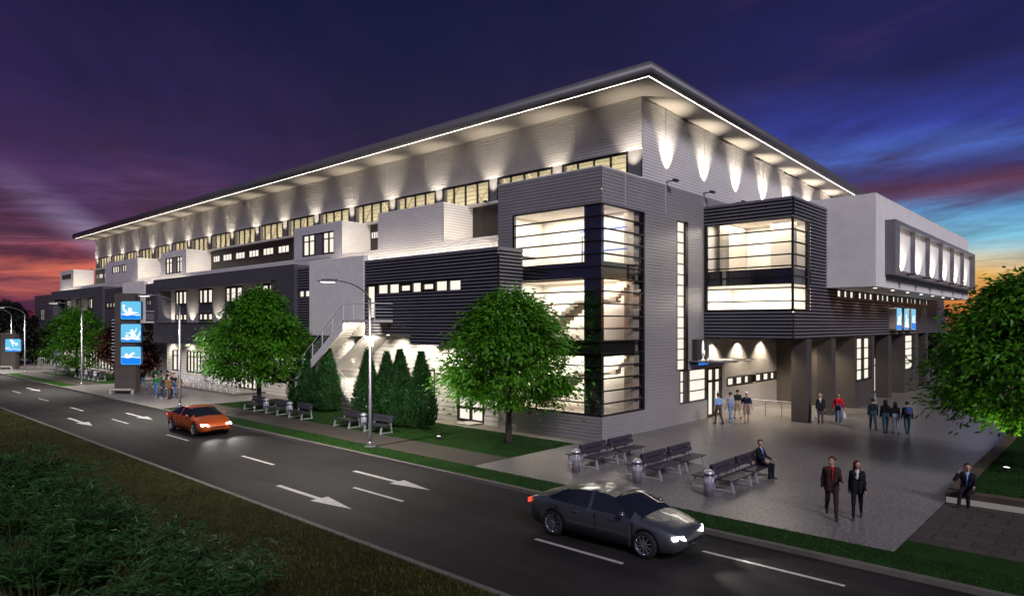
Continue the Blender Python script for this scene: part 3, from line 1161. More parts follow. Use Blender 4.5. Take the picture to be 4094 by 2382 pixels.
for i in range(3):
    window('x', 1.17, 92.9 + 1.5 * i, 94.1 + 1.5 * i, 12.3, 12.95, (.5,), (), .08, -.055, .09, pm=mat('unlit_pane', (.03, .03, .04), .1, 0, .6, 0))
for y0, y1 in ((7.3, 12.8), (20.2, 24.2), (31.6, 52.6), (59.9, 66.4), (78.5, 91.5)):
    ln = y1 - y0
    light('AREA', 'terrace_light', (1.5, (y0 + y1) / 2, 11.1), (3.6, (y0 + y1) / 2, 12.0), 2.2 * ln, (1, .86, .68), B, sx=ln * .9, sy=.08)
# side faces of the boxes are lit from lamps on the terrace
for y in (12.4, 23.6, 52.2, 66.0, 91.4):
    light('SPOT', 'terrace_lamp', (2.2, y - 1.9, 11.1), (2.4, y + .6, 12.2), 260, (1, .84, .58), B, 95, .8, .05)

# --- second storey blocks along the street
XR = -1.88


def rblock(y0, y1, zb, holes, side=True):
    wall('ribbed_block', 'x', XR, y0, y1, zb, 9.8, darkrib, holes, .19, .07, 'rib')
    if side:
        wall('ribbed_block', 'y', y0, XR, 0.0 if y0 < 7 else 1.21, zb, 9.8, darkrib, (), .19, .07, 'rib')
    mb = MB()
    mb.box(XR - .05, XR + .1, y0 - .05, y1, 9.78, 9.86)
    if side:
        mb.box(XR + .1, 0.0 if y0 < 7 else 1.2, y0 - .05, y0 + .1, 9.78, 9.86)
    mb.build('parapet_cap', darkrib, B)
    mb = MB()
    mb.face([(XR, y0, 9.5), (1.21, y0, 9.5), (1.21, y1, 9.5), (XR, y1, 9.5)])
    mb.build('roof_deck', roofm, B)


def soffit_under(y0, y1, zb, x0=XR):
    mb = MB()
    mb.face([(x0, y0, zb), (x0, y1, zb), (.02, y1, zb), (.02, y0, zb)])
    mb.build('ceiling', mat('overhang_soffit', (.50, .46, .42), .7, 0, .3, .05), B)


rblock(5.24, 17.12, 5.12, [(8.05, 15.95, 7.66, 8.26), (15.95, 17.02, 6.1, 8.26)])
wall('ribbed_block', 'x', XR, 5.24, 12.55, 4.56, 5.12, darkrib, (), .19, .07, 'rib')
wall('ribbed_block', 'y', 5.24, XR, 0, 4.56, 5.12, darkrib, (), .19, .07, 'rib')
bx('wall', XR, 0, 12.5, 12.55, 4.56, 5.12, darkrib)
soffit_under(5.24, 12.55, 4.56)
soffit_under(12.5, 25.4, 5.12)
# strip of unequal panes
mb = MB()
fbox(mb, 'x', XR, 7.98, 15.95, 7.58, 7.70, -.15, .06)
fbox(mb, 'x', XR, 7.98, 15.95, 8.21, 8.30, -.15, .06)
panes = [(14.7, 15.7, 7.72, 8.19), (13.58, 14.55, 7.72, 8.19), (12.51, 13.41, 7.80, 8.10), (11.51, 12.31, 7.72, 8.19), (10.4, 11.31, 7.82, 8.10), (9.23, 10.19, 7.72, 8.19), (8.1, 9.07, 7.72, 8.19)]
cur = 15.95
for a0, a1, z0, z1 in panes:
    fbox(mb, 'x', XR, a1, cur, 7.70, 8.21, -.15, .06)
    if z0 > 7.75:
        fbox(mb, 'x', XR, a0, a1, 7.70, z0, -.15, .05)
        fbox(mb, 'x', XR, a0, a1, z1, 8.21, -.15, .05)
    cur = a0
fbox(mb, 'x', XR, 7.98, cur, 7.70, 8.21, -.15, .06)
sw = mb.build('strip_window', blackf, B)
for a0, a1, z0, z1 in panes:
    p = MB()
    q4(p, 'x', XR, a0 - .02, a1 + .02, z0 - .03, z1 + .03, -.08, -.08)
    p.build('pane', pane_m, sw)
d = window('x', XR, 15.95, 17.02, 6.10, 8.26, (), (.47,), .10, .2, .05, name='door')


def white_panel(y0, y1):
    mb = MB()
    mb.box(XR - .12, XR + .2, y0, y1, 5.0, 10.22)
    return mb.build('white_panel', stucco, B)


white_panel(17.12, 23.65)
rblock(23.65, 25.4, 5.12, [(23.72, 25.7, 7.68, 8.22)], False)
window('x', XR, 23.7, 25.36, 7.68, 8.22, (.5,), (), .08, .2, .05)

# dark stucco block with a deep recess
XS = -2.18


def sblock(y0, y1, r0, r1, wlist, deep=1.25):
    zb = 3.97
    wall('stucco_block', 'x', XS, y0, y1, zb, 10.1, dstucco, [(r0, r1, 5.9, 9.05)])
    wall('stucco_block', 'y', y0, XS, 1.21, zb, 10.1, dstucco)
    mb = MB()
    mb.box(XS, XS + .2, y0, y1, 10.095, 10.12)
    mb.face([(XS, y0, 9.8), (1.21, y0, 9.8), (1.21, y1, 9.8), (XS, y1, 9.8)])
    mb.build('roof_deck', roofm, B)
    soffit_under(y0, y1, zb, XS)
    xr = XS + deep
    mb = MB()
    mb.face([(XS, r0, 5.9), (XS, r1, 5.9), (xr, r1, 5.9), (xr, r0, 5.9)])
    mb.face([(XS, r0, 9.05), (xr, r0, 9.05), (xr, r1, 9.05), (XS, r1, 9.05)])
    mb.face([(XS, r1, 5.9), (XS, r1, 9.05), (xr, r1, 9.05), (xr, r1, 5.9)])
    mb.face([(XS, r0, 5.9), (xr, r0, 5.9), (xr, r0, 9.05), (XS, r0, 9.05)])
    mb.build('recess', dstucco, B)
    cuts = [r0] + [v for a, b in wlist for v in (a, b)] + [r1]
    for a, b in zip(cuts[::2], cuts[1::2]):
        wall('recess_wall', 'x', xr, a, b, 5.9, 9.05, mat('pale_grey_stucco', (.34, .32, .32), .85, 0, .2, .08, 1, .3, 50))
    for a, b in wlist:
        wall('ribbed_panel', 'x', xr + .02, a, b, 5.9, 9.05, darkrib, [(a, b, 6.12, 6.75), (a, b, 7.66, 8.97)], .17, .03, 'rib')
        window('x', xr, a, b, 7.66, 8.97, (.36, .72), (), .11, .15, .03, bar=.2)
        window('x', xr, a, b, 6.12, 6.75, (.36, .72), (), .09, .15, .03, bar=.22)
    mb = MB()
    mb.box(XS - .012, XS + .3, r0, r1, 5.78, 5.9)
    mb.build('sill', blackf, B)
    gaps = [(r0, wlist[0][0])] + [(a[1], b[0]) for a, b in zip(wlist, wlist[1:])] + [(wlist[-1][1], r1)]
    for a, b in gaps:
        y = (a + b) / 2
        if b - a > .7:
            light('SPOT', 'uplight_lamp', (xr - .75, y, 5.98), (xr, y, 7.1), 170, (1, .88, .70), B, 92, .35, .04)


sblock(25.4, 52.35, 28.0, 51.2, [(30.5, 33.5), (36.0, 39.2), (41.75, 44.7), (47.4, 50.15)])
bx('dark_panel', XS + .05, XS + 1.2, 28.0, 28.9, 5.9, 9.05, gstucco)
rblock(52.35, 55.2, 5.12, [(53.2, 55.2, 7.68, 8.2)], False)
window('x', XR, 53.2, 55.2, 7.68, 8.2, (.33, .66), (), .08, .2, .05)
white_panel(55.2, 61.7)
rblock(61.7, 67.8, 5.12, [(62.4, 67.6, 7.6, 8.22)], False)
window('x', XR, 62.4, 67.6, 7.6, 8.22, (.2, .4, .6, .8), (), .1, .2, .05, bar=.3)
sblock(67.8, 89.0, 70.6, 88.0, [(75.0, 77.6), (80.4, 82.4), (85.0, 87.5)])
bx('dark_panel', XS + .05, XS + 1.2, 70.6, 71.6, 5.9, 9.05, gstucco)
rblock(89.0, 99, 5.12, [(93.8, 95.9, 6.3, 7.9)], False)
window('x', XR, 93.8, 95.9, 6.3, 7.9, (.5,), (.4,), .08, .2, .05)
bx('wall', XR, 1.2, 98.95, 99, 3.9, 9.8, darkrib)
# light grazing the terrace parapet from the roofs of the street blocks
for y0, y1 in ((7.6, 25.2), (26, 52), (52.6, 67.5), (68, 88.5), (89, 98)):
    ln = y1 - y0
    light('AREA', 'parapet_light', (.45, (y0 + y1) / 2, 9.62), (1.21, (y0 + y1) / 2, 10.7), 22.0 * ln, (1, .88, .72), B, sx=ln * .97, sy=.1)

# --- ground floor along the street
gh = [(8.16, 10.42, .06, 2.7), (12.45, 13.45, .42, 2.95), (35.4, 44.57, .16, 3.12), (45.8, 49.7, 1.05, 3.15), (51.05, 53.26, 1.05, 3.15), (30.4, 33.6, 1.05, 3.1)]
wall('wall', 'x', 0.0, 7.05, 17.2, 0, 5.14, siding, gh, .27, .022)
wall('wall', 'x', 0.0, 17.2, 54.73, 0, 5.14, siding, gh, .27, .022)
wall('wall', 'x', 0.0, 57.8, 99, 0, 5.14, siding, [(62, 66, .2, 3), (70, 84, .2, 3.1), (90, 92, .1, 2.7)], .27, .022)
mb = MB()
mb.face([(0, 54.73, 0), (5, 54.73, 0), (5, 54.73, 5.14), (0, 54.73, 5.14)])
mb.face([(4, 54.73, 0), (4, 57.8, 0), (4, 57.8, 5.14), (4, 54.73, 5.14)])
mb.face([(0, 57.8, 0), (5, 57.8, 0), (5, 57.8, 5.14), (0, 57.8, 5.14)])
mb.build('wall', siding, B)
d = window('x', 0, 8.16, 10.42, .06, 2.7, (.5,), (.30,), .13, .12, .04, name='door', bar=.16)
mb = MB()
mb.box(-1.1, -.04, 8.2, 9.4, .0, .10)
mb.build('doorstep', concrete, B)
window('x', 0, 12.45, 13.45, .42, 2.95, (), (.72,), .10, .12, .04, bar=.16)
window('x', 0, 45.8, 49.7, 1.05, 3.15, (.2, .4, .6, .8), (.72,), .10, .14, .04, bar=.07)
window('x', 0, 51.05, 53.26, 1.05, 3.15, (.5,), (.72,), .10, .14, .04, bar=.07)
window('x', 0, 30.4, 33.6, 1.05, 3.1, (.33, .66), (.72,), .10, .14, .04, bar=.07)
for i in range(3):
    window('x', 0, 35.4 + 3.06 * i, 38.42 + 3.06 * i, .18, 3.1, (.25, .5, .75), (.40, .75), .10, .14, .04, name='glazed_door', bar=.1)
for i in range(4):
    window('x', 0, 70 + 3.5 * i, 73.5 + 3.5 * i, .2, 3.1, (.33, .66), (.7,), .10, .14, .04, bar=.1)
window('x', 0, 62, 66, .2, 3.0, (.33, .66), (.7,), .10, .14, .04, bar=.1)
window('x', 0, 90, 92, .1, 2.7, (.5,), (), .10, .14, .04, name='door')
bx('pier', -.22, -.01, 44.62, 45.7, 0, 3.95, mat('grey_pier', (.20, .19, .20), .7, 0, .3, .1))
mb = MB()
dl = []
for y, e, z in ((3.2, 0, 0), (8.6, 260, 4.5), (10.9, 480, 4.5), (13.2, 470, 5.05), (15.6, 480, 5.05), (19.4, 260, 3.2), (21.4, 380, 4.9), (28, 330, 3.92), (33.2, 260, 3.92), (38.5, 260, 3.92), (43.6, 260, 3.92), (45.2, 260, 3.92), (48.4, 260, 3.92), (53, 300, 3.92),
               (56.2, 300, 5.05), (60, 300, 5.05), (65, 240, 5.05), (72, 200, 3.92), (78, 200, 3.92), (84, 200, 3.92), (91, 200, 5.05)):
    if not e:
        continue
    mb = MB()
    mb.lathe([(0.0, z + .02), (.08, z + .015), (.09, z + .05)], 10, 0, (-1.2, y, 0))
    mb.build('downlight', MATS['downlight_lens'], B)
    light('SPOT', 'downlight_or_added_spot', (-1.2, y, z - .04), (-.05, y, 1.4), e, (1, .88, .70), B, 135, .8, .05)


# --- outside stairs in front of the white panels
def outer_stair(y0, name='staircase'):
    """landing at the door, upper flight down along the white panel, lower flight returning to the path"""
    xo, xi = -3.42, -2.02
    L0, L1 = y0 - 3.05, y0 + .25
    sl = .70
    mb = MB()
    mb.box(xo, xi, L0, L1, 5.88, 6.05)
    n = 24
    for i in range(n):
        ya = L1 + i * .24
        zt = 6.05 - .168 * (i + 1)
        mb.box(xo + .12, xi - .02, ya, ya + .25, zt - .15, zt)
    yb, zl = L1 + n * .24, 6.05 - .168 * n
    mb.box(xo, -.05, yb - .6, yb + 1.3, zl - .16, zl)
    m = 11
    for i in range(m):
        ya = y0 + 3.35 - i * .27
        mb.box(-1.95, -.6, ya - .27, ya, 2.0 - .18 * (i + 1) - .2, 2.0 - .18 * (i + 1))
    mb.box(-1.95, -.3, y0 + 3.3, yb - .55, 1.84, 2.0)
    o = mb.build(name, mat('stair_concrete', (.62, .59, .54), .8, 0, .3, .10, 2, .2, 40), B)
    # solid white side of the upper flight
    mb = MB()
    mb.prism([(xo, L1 - .05, 5.40), (xo, L1 - .05, 6.03), (xo, yb, zl + .02), (xo, yb, zl - .62)], (.11, 0, 0))
    mb.build('stair_side', stucco, o)
    # sloping slab behind it
    mb = MB()
    mb.prism([(-1.95, y0 + .05, 4.82), (-1.95, y0 + .05, 5.06), (-1.95, y0 + 3.45, 2.94), (-1.95, y0 + 3.45, 2.68)], (1.85, 0, 0))
    mb.build('stair_slab', stucco, o)
    mb = MB()
    mb.box(-1.2, -1.1, y0 + .2, y0 + 2.2, 4.3, 5.86)
    mb.build('stair_wall', stucco, o)
    r = MB()
    for hgt in (.25, .45, .65, .98):
        rr = .03 if hgt > .9 else .016
        r.tube([(xo + .06, L0, 6.05 + hgt), (xo + .06, L1, 6.05 + hgt), (xo + .06, yb, zl + hgt)], rr, 6)
        r.tube([(xo + .06, L0, 6.05 + hgt), (xi, L0, 6.05 + hgt)], rr, 6)
        r.tube([(-1.93, y0 + 3.35, 2.0 + hgt), (-1.93, y0 + 3.35 - m * .27, .02 + hgt)], rr, 6)
    for y in np.linspace(L0, L1, 4):
        r.tube([(xo + .06, y, 6.0), (xo + .06, y, 7.03)], .032, 6)
    for i in (5, 10, 15, 20):
        r.tube([(xo + .06, L1 + i * .24, 6.0 - .168 * i), (xo + .06, L1 + i * .24, 7.03 - .168 * i)], .032, 6)
    for i in range(0, m + 1, 4):
        r.tube([(-1.93, y0 + 3.35 - i * .27, 1.9 - .18 * i), (-1.93, y0 + 3.35 - i * .27, 2.98 - .18 * i)], .032, 6)
    r.build('railing', wsteel, o)
    return o


outer_stair(17.12)
light('SPOT', 'downlight_or_added_spot', (-3.1, 15.0, 5.75), (-1.0, 20.0, 3.4), 700, (1, .90, .74), B, 110, .8, .06)  # added spot beside the landing to brighten the stairs, no fixture
light('SPOT', 'downlight_or_added_spot', (-1.5, 16.6, 4.9), (-.3, 20.0, 2.0), 180, (1, .90, .74), B, 120, .8, .06)  # added spot under the landing, also only brightens the stairs
outer_stair(55.2)
# body of the building behind the facades (keeps the inside dark)
core = MB()
core.box(1.3, 51.6, 7.1, 98.9, 0, 9.4)
core.box(9.9, 51.6, .3, 91, 9.6, 15.5)
core.box(4.0, 9.6, .3, 98.9, 0, 10.6)
core.build('core', mat('core_dark', (.05, .05, .05), .9, 0, .1, 0), B)
# ------------------------------------------------------------------ vegetation
def leaf_mesh(name, pos, dirs, nrm, ln, wd, m, parent=None, bend=.25, loc=None):
    """many leaf-sized diamond faces; arrays Nx3"""
    N = len(pos)
    d = dirs / np.linalg.norm(dirs, axis=1)[:, None]
    s = np.cross(d, nrm)
    s /= np.maximum(np.linalg.norm(s, axis=1)[:, None], 1e-6)
    n2 = np.cross(s, d)
    ln = np.broadcast_to(ln, (N,))[:, None]
    wd = np.broadcast_to(wd, (N,))[:, None]
    v = np.empty((N, 4, 3))
    v[:, 0] = pos
    v[:, 1] = pos + d * ln * .45 + s * wd * .5
    v[:, 2] = pos + d * ln - n2 * ln * bend
    v[:, 3] = pos + d * ln * .45 - s * wd * .5
    me = bpy.data.meshes.new(name)
    me.vertices.add(N * 4)
    me.vertices.foreach_set('co', v.reshape(-1).astype(np.float32))
    me.loops.add(N * 4)
    me.loops.foreach_set('vertex_index', np.arange(N * 4, dtype=np.int32))
    me.polygons.add(N)
    me.polygons.foreach_set('loop_start', np.arange(0, N * 4, 4, dtype=np.int32))
    me.polygons.foreach_set('loop_total', np.full(N, 4, dtype=np.int32))
    me.materials.append(m)
    me.update()
    me.validate()
    o = bpy.data.objects.new(name, me)
    COL.objects.link(o)
    if parent:
        o.parent = parent
    if loc is not None:
        o.location = loc
    return o


def rnd_dirs(rng, n):
    d = rng.normal(size=(n, 3))
    return d / np.linalg.norm(d, axis=1)[:, None]


bark = mat('tree_bark', (.055, .045, .035), .9, 0, .2, .3, 4, .6, 30)
leafg = leafmat('tree_leaf', (.070, .235, .010), .5, .45, 1.1)
leafr = leafmat('red_leaf', (.035, .008, .007), .4, .5, 1.1)
leafc = leafmat('conifer_leaf', (.034, .115, .026), .45, .6, 1.6, .15)
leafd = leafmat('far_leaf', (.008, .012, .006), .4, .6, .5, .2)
leafb = leafmat('bush_leaf', (.042, .115, .028), .45, .4, 1.5)


def decid(name, label, cat, loc, seed, n_cl=150, per=120, rx=3.2, z0=2.1, z1=7.1, zc=3.6, leaf=leafg, ll=.27, lw=.115, trunk_r=.15, scale=1.0, lean=0.0, group=None, rz=0):
    rng = np.random.default_rng(seed)
    t = thing(name, label, cat, loc, rz, group)
    P, D, Nn = [], [], []
    cls = []
    for i in range(n_cl):
        # radius profile of the crown: widest low, rounded shoulders, narrow top
        h = rng.random() ** .85
        z = z0 + (z1 - z0) * h
        if z < zc:
            rr = rx * (.45 + .55 * math.sin((z - z0) / (zc - z0) * math.pi / 2))
        else:
            q = (z - zc) / (z1 - zc)
            rr = rx * max(.05, (1 - q ** 1.55)) ** .72
        a = rng.random() * 2 * math.pi
        lob = 1 + .10 * math.sin(3 * a + seed) + .08 * math.sin(5 * a + z * 1.7 + seed) + rng.normal() * .04
        f = 1 - .62 * (rng.random() ** 2.4)
        r = rr * f * lob
        c = np.array([r * math.cos(a) + lean * (z - z0), r * math.sin(a), z])
        cls.append(c)
        outw = np.array([math.cos(a), math.sin(a), .15])
        m = int(per * (.6 + .8 * rng.random()))
        sz = .36 + .28 * rng.random()
        off = rng.normal(size=(m, 3)) * np.array([sz, sz, sz * .42])
        off[:, 2] -= .22 * (np.hypot(off[:, 0], off[:, 1])) ** 1.5
        P.append(c + off)
        dd = off / np.maximum(np.linalg.norm(off, axis=1)[:, None], .05) * .7 + outw * .7 + rng.normal(size=(m, 3)) * .45
        dd[:, 2] -= .18
        D.append(dd)
        nn = rng.normal(size=(m, 3)) * .45 + np.array([0, 0, 1.0]) + outw * .4
        Nn.append(nn)
    P, D, Nn = map(np.concatenate, (P, D, Nn))
    L = ll * (.7 + .6 * rng.random(len(P)))
    cr = leaf_mesh('crown', P * scale, D, Nn, L * scale, lw * scale, leaf, t)
    tb = MB()
    hz = z0 + 1.0
    tb.tube([(0, 0, -.05), (.02, 0, .25), (.03 + lean * .2, .02, hz * .6), (.02 + lean * .5, .0, hz), (lean * 1.5, .05, hz + 1.6), (lean * 2.5, .0, (hz + z1) / 2 + .7)],
            [trunk_r * 1.5, trunk_r * 1.1, trunk_r, trunk_r * .9, trunk_r * .6, trunk_r * .25], 10)
    for i in range(0, n_cl, max(1, n_cl // 22)):
        c = cls[i]
        zb = hz - .3 + min(2.2, max(0, (c[2] - hz) * .45))
        b0 = Vector((lean * (zb - z0) if zb > z0 else 0, 0, zb))
        e = Vector(c)
        mid = b0.lerp(e, .5) + Vector((0, 0, -.1))
        tb.tube([b0, mid, e], [trunk_r * .45, trunk_r * .28, .015], 6)
    tb.M = None
    tr = tb.build('trunk', bark, t, True)
    if scale != 1.0:
        tr.scale = (scale,) * 3
    return t


decid('deciduous_tree', 'bright green round crowned tree on the lawn in front of the glazed corner tower', 'tree', (-3.47, 3.06, 0), 3, 150, 160, 2.8, 2.0, 7.15, 3.6)
decid('deciduous_tree', 'green broad crowned tree beside the second street lamp, left of the stairs', 'tree', (-5.04, 25.07, 0), 11, 150, 160, 3.0, 2.1, 7.9, 3.9)
decid('deciduous_tree', 'large green tree cut by the right photo edge, on the walled lawn', 'tree', (4.5, -16.6, .28), 7, 150, 170, 3.05, 2.0, 7.2, 3.7)
decid('deciduous_tree', 'dim green tree by the far benches, behind the third street lamp', 'tree', (-5.02, 66.7, 0), 19, 110, 80, 3.2, 1.2, 7.4, 3.2, ll=.36, lw=.15)
decid('red_leaved_tree', 'dark maroon leaved tree half hidden behind the tall totem sign', 'tree', (-2.6, 57.2, 0), 23, 100, 90, 2.3, .8, 6.5, 3.0, leafr, .34, .18)
for i, (x, y, s, lb) in enumerate(((-4.5, 97, 1.0, 'dark tree beyond the far plaza, behind the short sign'), (-9, 118, 1.1, 'black tree silhouette under the sunset, second from the left edge'), (-2, 132, 1.2, 'black tree silhouette just left of the building end'),
                                   (-13, 150, 1.25, 'black tree silhouette at the left edge of the photo'), (-5.5, 170, 1.4, 'tall black tree silhouette on the skyline behind the far lamps'), (4, 150, 1.35, 'wide black tree silhouette touching the far end wall of the building'))):
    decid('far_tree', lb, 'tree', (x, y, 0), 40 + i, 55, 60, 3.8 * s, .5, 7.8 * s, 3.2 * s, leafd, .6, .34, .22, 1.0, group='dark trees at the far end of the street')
for i, (x, y, s, lb) in enumerate(((62, -3, 1.05, 'dark tree behind the right end of the ribbed block'), (74, -10, 1.15, 'dark tree far behind, between the white box and the large tree'), (66, -16.5, .8, 'dark low tree far along the plaza edge, behind the large tree'))):
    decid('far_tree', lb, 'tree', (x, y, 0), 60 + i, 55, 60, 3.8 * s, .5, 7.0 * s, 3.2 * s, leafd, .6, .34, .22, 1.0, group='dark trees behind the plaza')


def conifer_meshes(seed, n=7200):
    rng = np.random.default_rng(seed)
    h = rng.random(n) ** 1.25
    z = .12 + 4.0 * h
    rr = .80 * np.where(h < .22, .62 + .38 * np.sqrt(h / .22), np.maximum(0.03, 1 - ((h - .22) / .78) ** 1.25))
    a = rng.random(n) * 2 * np.pi
    f = 1 - .5 * rng.random(n) ** 2
    rr = rr * f * (1 + .12 * np.sin(5 * a + 7 * h) + .07 * np.sin(9 * a - 11 * h))
    P = np.stack([rr * np.cos(a), rr * np.sin(a), z], 1)
    D = np.stack([np.cos(a) * .55, np.sin(a) * .55, np.full(n, 1.0)], 1) + rng.normal(size=(n, 3)) * .22
    Nn = np.stack([np.cos(a), np.sin(a), np.full(n, .2)], 1) + rng.normal(size=(n, 3)) * .5
    return P, D, Nn, .16 + .16 * rng.random(n), .045 + .03 * rng.random(n)


cone_protos = []
for s in (1, 2):
    t = thing('conifer', 'x', 'conifer')
    P, D, Nn, L, W = conifer_meshes(s)
    leaf_mesh('crown', P, D, Nn, L, W, leafc, t, -.12)
    tb = MB()
    tb.tube([(0, 0, -.05), (0, 0, .5), (0, 0, 3.4)], [.09, .07, .01], 8)
    tb.build('trunk', bark, t)
    cone_protos.append(t)
cspots = [(-4.16, 13.65, 1.0, 'leftmost cone shaped evergreen of the four by the near lamp post'), (-3.47, 12.75, .98, 'cone shaped evergreen directly behind the near lamp post'),
          (-3.78, 11.1, 1.02, 'third from left of the four cone shaped evergreens near the door'), (-3.36, 9.75, 1.0, 'rightmost cone shaped evergreen, in front of the narrow ground floor window'),
          (-2.94, 19.82, 1.03, 'tallest evergreen of the dark trio, at the foot of the white stairs'), (-3.37, 21.4, .93, 'middle evergreen of the dark trio left of the stairs'),
          (-2.79, 23.6, .88, 'leftmost evergreen of the dark trio, beside the broad green tree')]
for i, (x, y, s, lb) in enumerate(cspots):
    t = cone_protos[i] if i < 2 else copy_tree(cone_protos[i % 2])
    t.location = (x, y, 0)
    t.rotation_euler = (0, 0, i * 1.3)
    t.scale = (s * 1.05, s * 1.05, s)
    tag(t, lb, None, 'cone shaped evergreens on the lawn')


def shrub(seed, h=1.0, r=1.0, n_st=26):
    rng = np.random.default_rng(seed)
    t = thing('shrub', 'x', 'shrub')
    P, D, Nn = [], [], []
    st = MB()
    for i in range(n_st):
        a = rng.random() * 6.283
        q = r * math.sqrt(rng.random())
        base = np.array([q * .5 * math.cos(a), q * .5 * math.sin(a), 0])
        hh = h * (.55 + .5 * rng.random()) * (1 - .3 * q / r)
        tip = np.array([q * math.cos(a), q * math.sin(a), hh])
        st.tube([base, (base + tip) / 2 + np.array([0, 0, .12]), tip], [.012, .009, .004], 5)
        for w in range(3):
            c = base + (tip - base) * (.55 + .225 * w) + rng.normal(size=3) * .05
            m = 11
            aa = rng.random(m) * 6.283
            P.append(np.repeat(c[None], m, 0) + rng.normal(size=(m, 3)) * .02)
            D.append(np.stack([np.cos(aa), np.sin(aa), .25 + .5 * rng.random(m)], 1))
            Nn.append(np.stack([rng.normal(size=m) * .3, rng.normal(size=m) * .3, np.ones(m)], 1))
    P, D, Nn = map(np.concatenate, (P, D, Nn))
    leaf_mesh('foliage', P, D, Nn, .20 + .16 * np.random.default_rng(seed).random(len(P)), .035, leafb, t, .30)
    st.build('stem', mat('shrub_stem', (.05, .06, .02), .8, 0, .2, .2), t)
    return t


sh = [shrub(1), shrub(2), shrub(3)]
srng = random.Random(5)
spots = []
for i in range(34):
    u_ = srng.random()
    y = -6.0 + 15.5 * u_
    spots.append((-21.2 - 2.9 * srng.random() - .10 * max(0, y), y))
spots = sorted(spots)[:34]
for i, (x, y) in enumerate(spots):
    t = sh[i] if i < 3 else copy_tree(sh[i % 3])
    t.location = (x, y, 0)
    s = (.75 + .5 * srng.random()) * (1.3 if y > 3 else 1.0)
    t.scale = (s, s, s * (.85 + .8 * srng.random()))
    t.rotation_euler = (0, 0, srng.random() * 6.28)
    tag(t, 'long leaved green shrub in the planted clump at the lower left corner', None, 'long leaved shrubs on the near grass')

# grass blades on the near verge and the lawns
def blades(name, x0, x1, y0, y1, n, hmin, hmax, col, seed, z=0.0, label=None, power=1.0, wd=.02):
    rng = np.random.default_rng(seed)
    x = x0 + (x1 - x0) * rng.random(n)
    y = y0 + (y1 - y0) * rng.random(n) ** power
    P = np.stack([x, y, np.full(n, z - .01)], 1)
    D = rng.normal(size=(n, 3)) * .45 + np.array([0, 0, 1.0])
    Nn = rng.normal(size=(n, 3))
    Nn[:, 2] *= .2
    o = leaf_mesh(name, P, D, Nn, hmin + (hmax - hmin) * rng.random(n), wd, col, None, .15)
    return tag(o, label, 'grass', None, 'stuff')


gb1 = leafmat('grass_blade_dry', (.044, .050, .008), .5, .6, .6, .2)
gb2 = leafmat('grass_blade_lawn', (.016, .060, .007), .4, .6, .5, .2)
blades('grass', -27.5, -17.2, -14, 42, 120000, .06, .16, gb1, 1, 0, 'dry olive grass on the near side of the road', 1.5)
blades('grass', -10.0, -8.36, -22, 29.5, 26000, .03, .08, gb2, 2, 0, 'short green grass strip between road and path')
blades('grass', -6.13, -1.42, .55, 29.5, 36000, .03, .08, gb2, 3, 0, 'short green lawn in front of the long facade')
blades('grass', -1.4, 16, -22, -15.27, 30000, .03, .08, gb2, 4, .3, 'short green lawn inside the stone planter')

# ------------------------------------------------------------------ street lamps
lamp_proto = None


def lamp():
    t = thing('street_lamp', 'x', 'street lamp')
    mb = MB()
    mb.tube([(0, 0, .0), (0, 0, .5), (0, 0, 7.0)], [.078, .074, .05], 12)
    mb.build('pole', steel, t, True)
    mb = MB()
    mb.lathe([(0, .0), (.26, 0.0), (.26, .035), (.13, .05), (.115, .22), (.09, .25)], 14)
    for a in range(4):
        mb.tube([(.2 * math.cos(a * 1.571 + .785), .2 * math.sin(a * 1.571 + .785), 0.0), (.2 * math.cos(a * 1.571 + .785), .2 * math.sin(a * 1.571 + .785), .075)], .022, 6)
    mb.build('base', steel, t)
    mb = MB()
    pts = []
    for i in range(11):
        q = i / 10
        pts.append((-1.85 * (1 - math.cos(q * 1.45)) / (1 - math.cos(1.45)) * 1.0 if False else -1.85 * q ** 1.0 * (0.35 + .65 * q), 0, 6.9 + .85 * math.sin(q * 1.5)))
    mb.tube(pts, [.042 - .014 * i / 10 for i in range(11)], 8)
    mb.build('arm', steel, t, True)
    mb = MB()
    x1 = -1.75
    mb.prism([(x1, -.10, 7.70), (x1 - .25, -.19, 7.69), (x1 - .85, -.17, 7.66), (x1 - 1.0, -.08, 7.66), (x1 - 1.0, .08, 7.66), (x1 - .85, .17, 7.66), (x1 - .25, .19, 7.69), (x1, .10, 7.70)], (0, 0, .06))
    mb.prism([(x1 - .05, -.07, 7.755), (x1 - .3, -.12, 7.745), (x1 - .8, -.11, 7.72), (x1 - .8, .11, 7.72), (x1 - .3, .12, 7.745), (x1 - .05, .07, 7.755)], (0, 0, .07))
    hd = mb.build('lamp_head', steel, t)
    mb = MB()
    mb.face([(x1 - .22, -.15, 7.655), (x1 - .22, .15, 7.655), (x1 - .86, .13, 7.645), (x1 - .86, -.13, 7.645)])
    mb.build('lens', lampm, hd)
    return t


lamp_proto = lamp()
lspots = [(-8.62, 7.18, 'galvanised street lamp with a curved arm, nearest the camera by the grass strip'), (-8.5, 29.67, 'galvanised street lamp at the corner of the cafe plaza, beside the walking group'),
          (-8.01, 53.76, 'galvanised street lamp in front of the dim tree, left of the tall totem'), (-7.53, 77.6, 'slim street lamp just right of the short sign pillar'), (-6.63, 89.0, 'farthest street lamp, rising behind the short sign pillar')]
for i, (x, y, lb) in enumerate(lspots):
    t = lamp_proto if i == 0 else copy_tree(lamp_proto)
    t.location = (x, y, 0)
    tag(t, lb, None, 'street lamps along the road')
    light('SPOT', 'street_light', (-2.25, 0, 7.6), (-2.25, 0, 0), (4600, 1200, 1200, 700, 500)[i], (1, .93, .84), t, 150, .8, .1)
t = thing('path_lamp', 'small low path lamp standing on the far lawn left of the dim tree', 'lamp', (-2.5, 80.0, 0))
mb = MB()
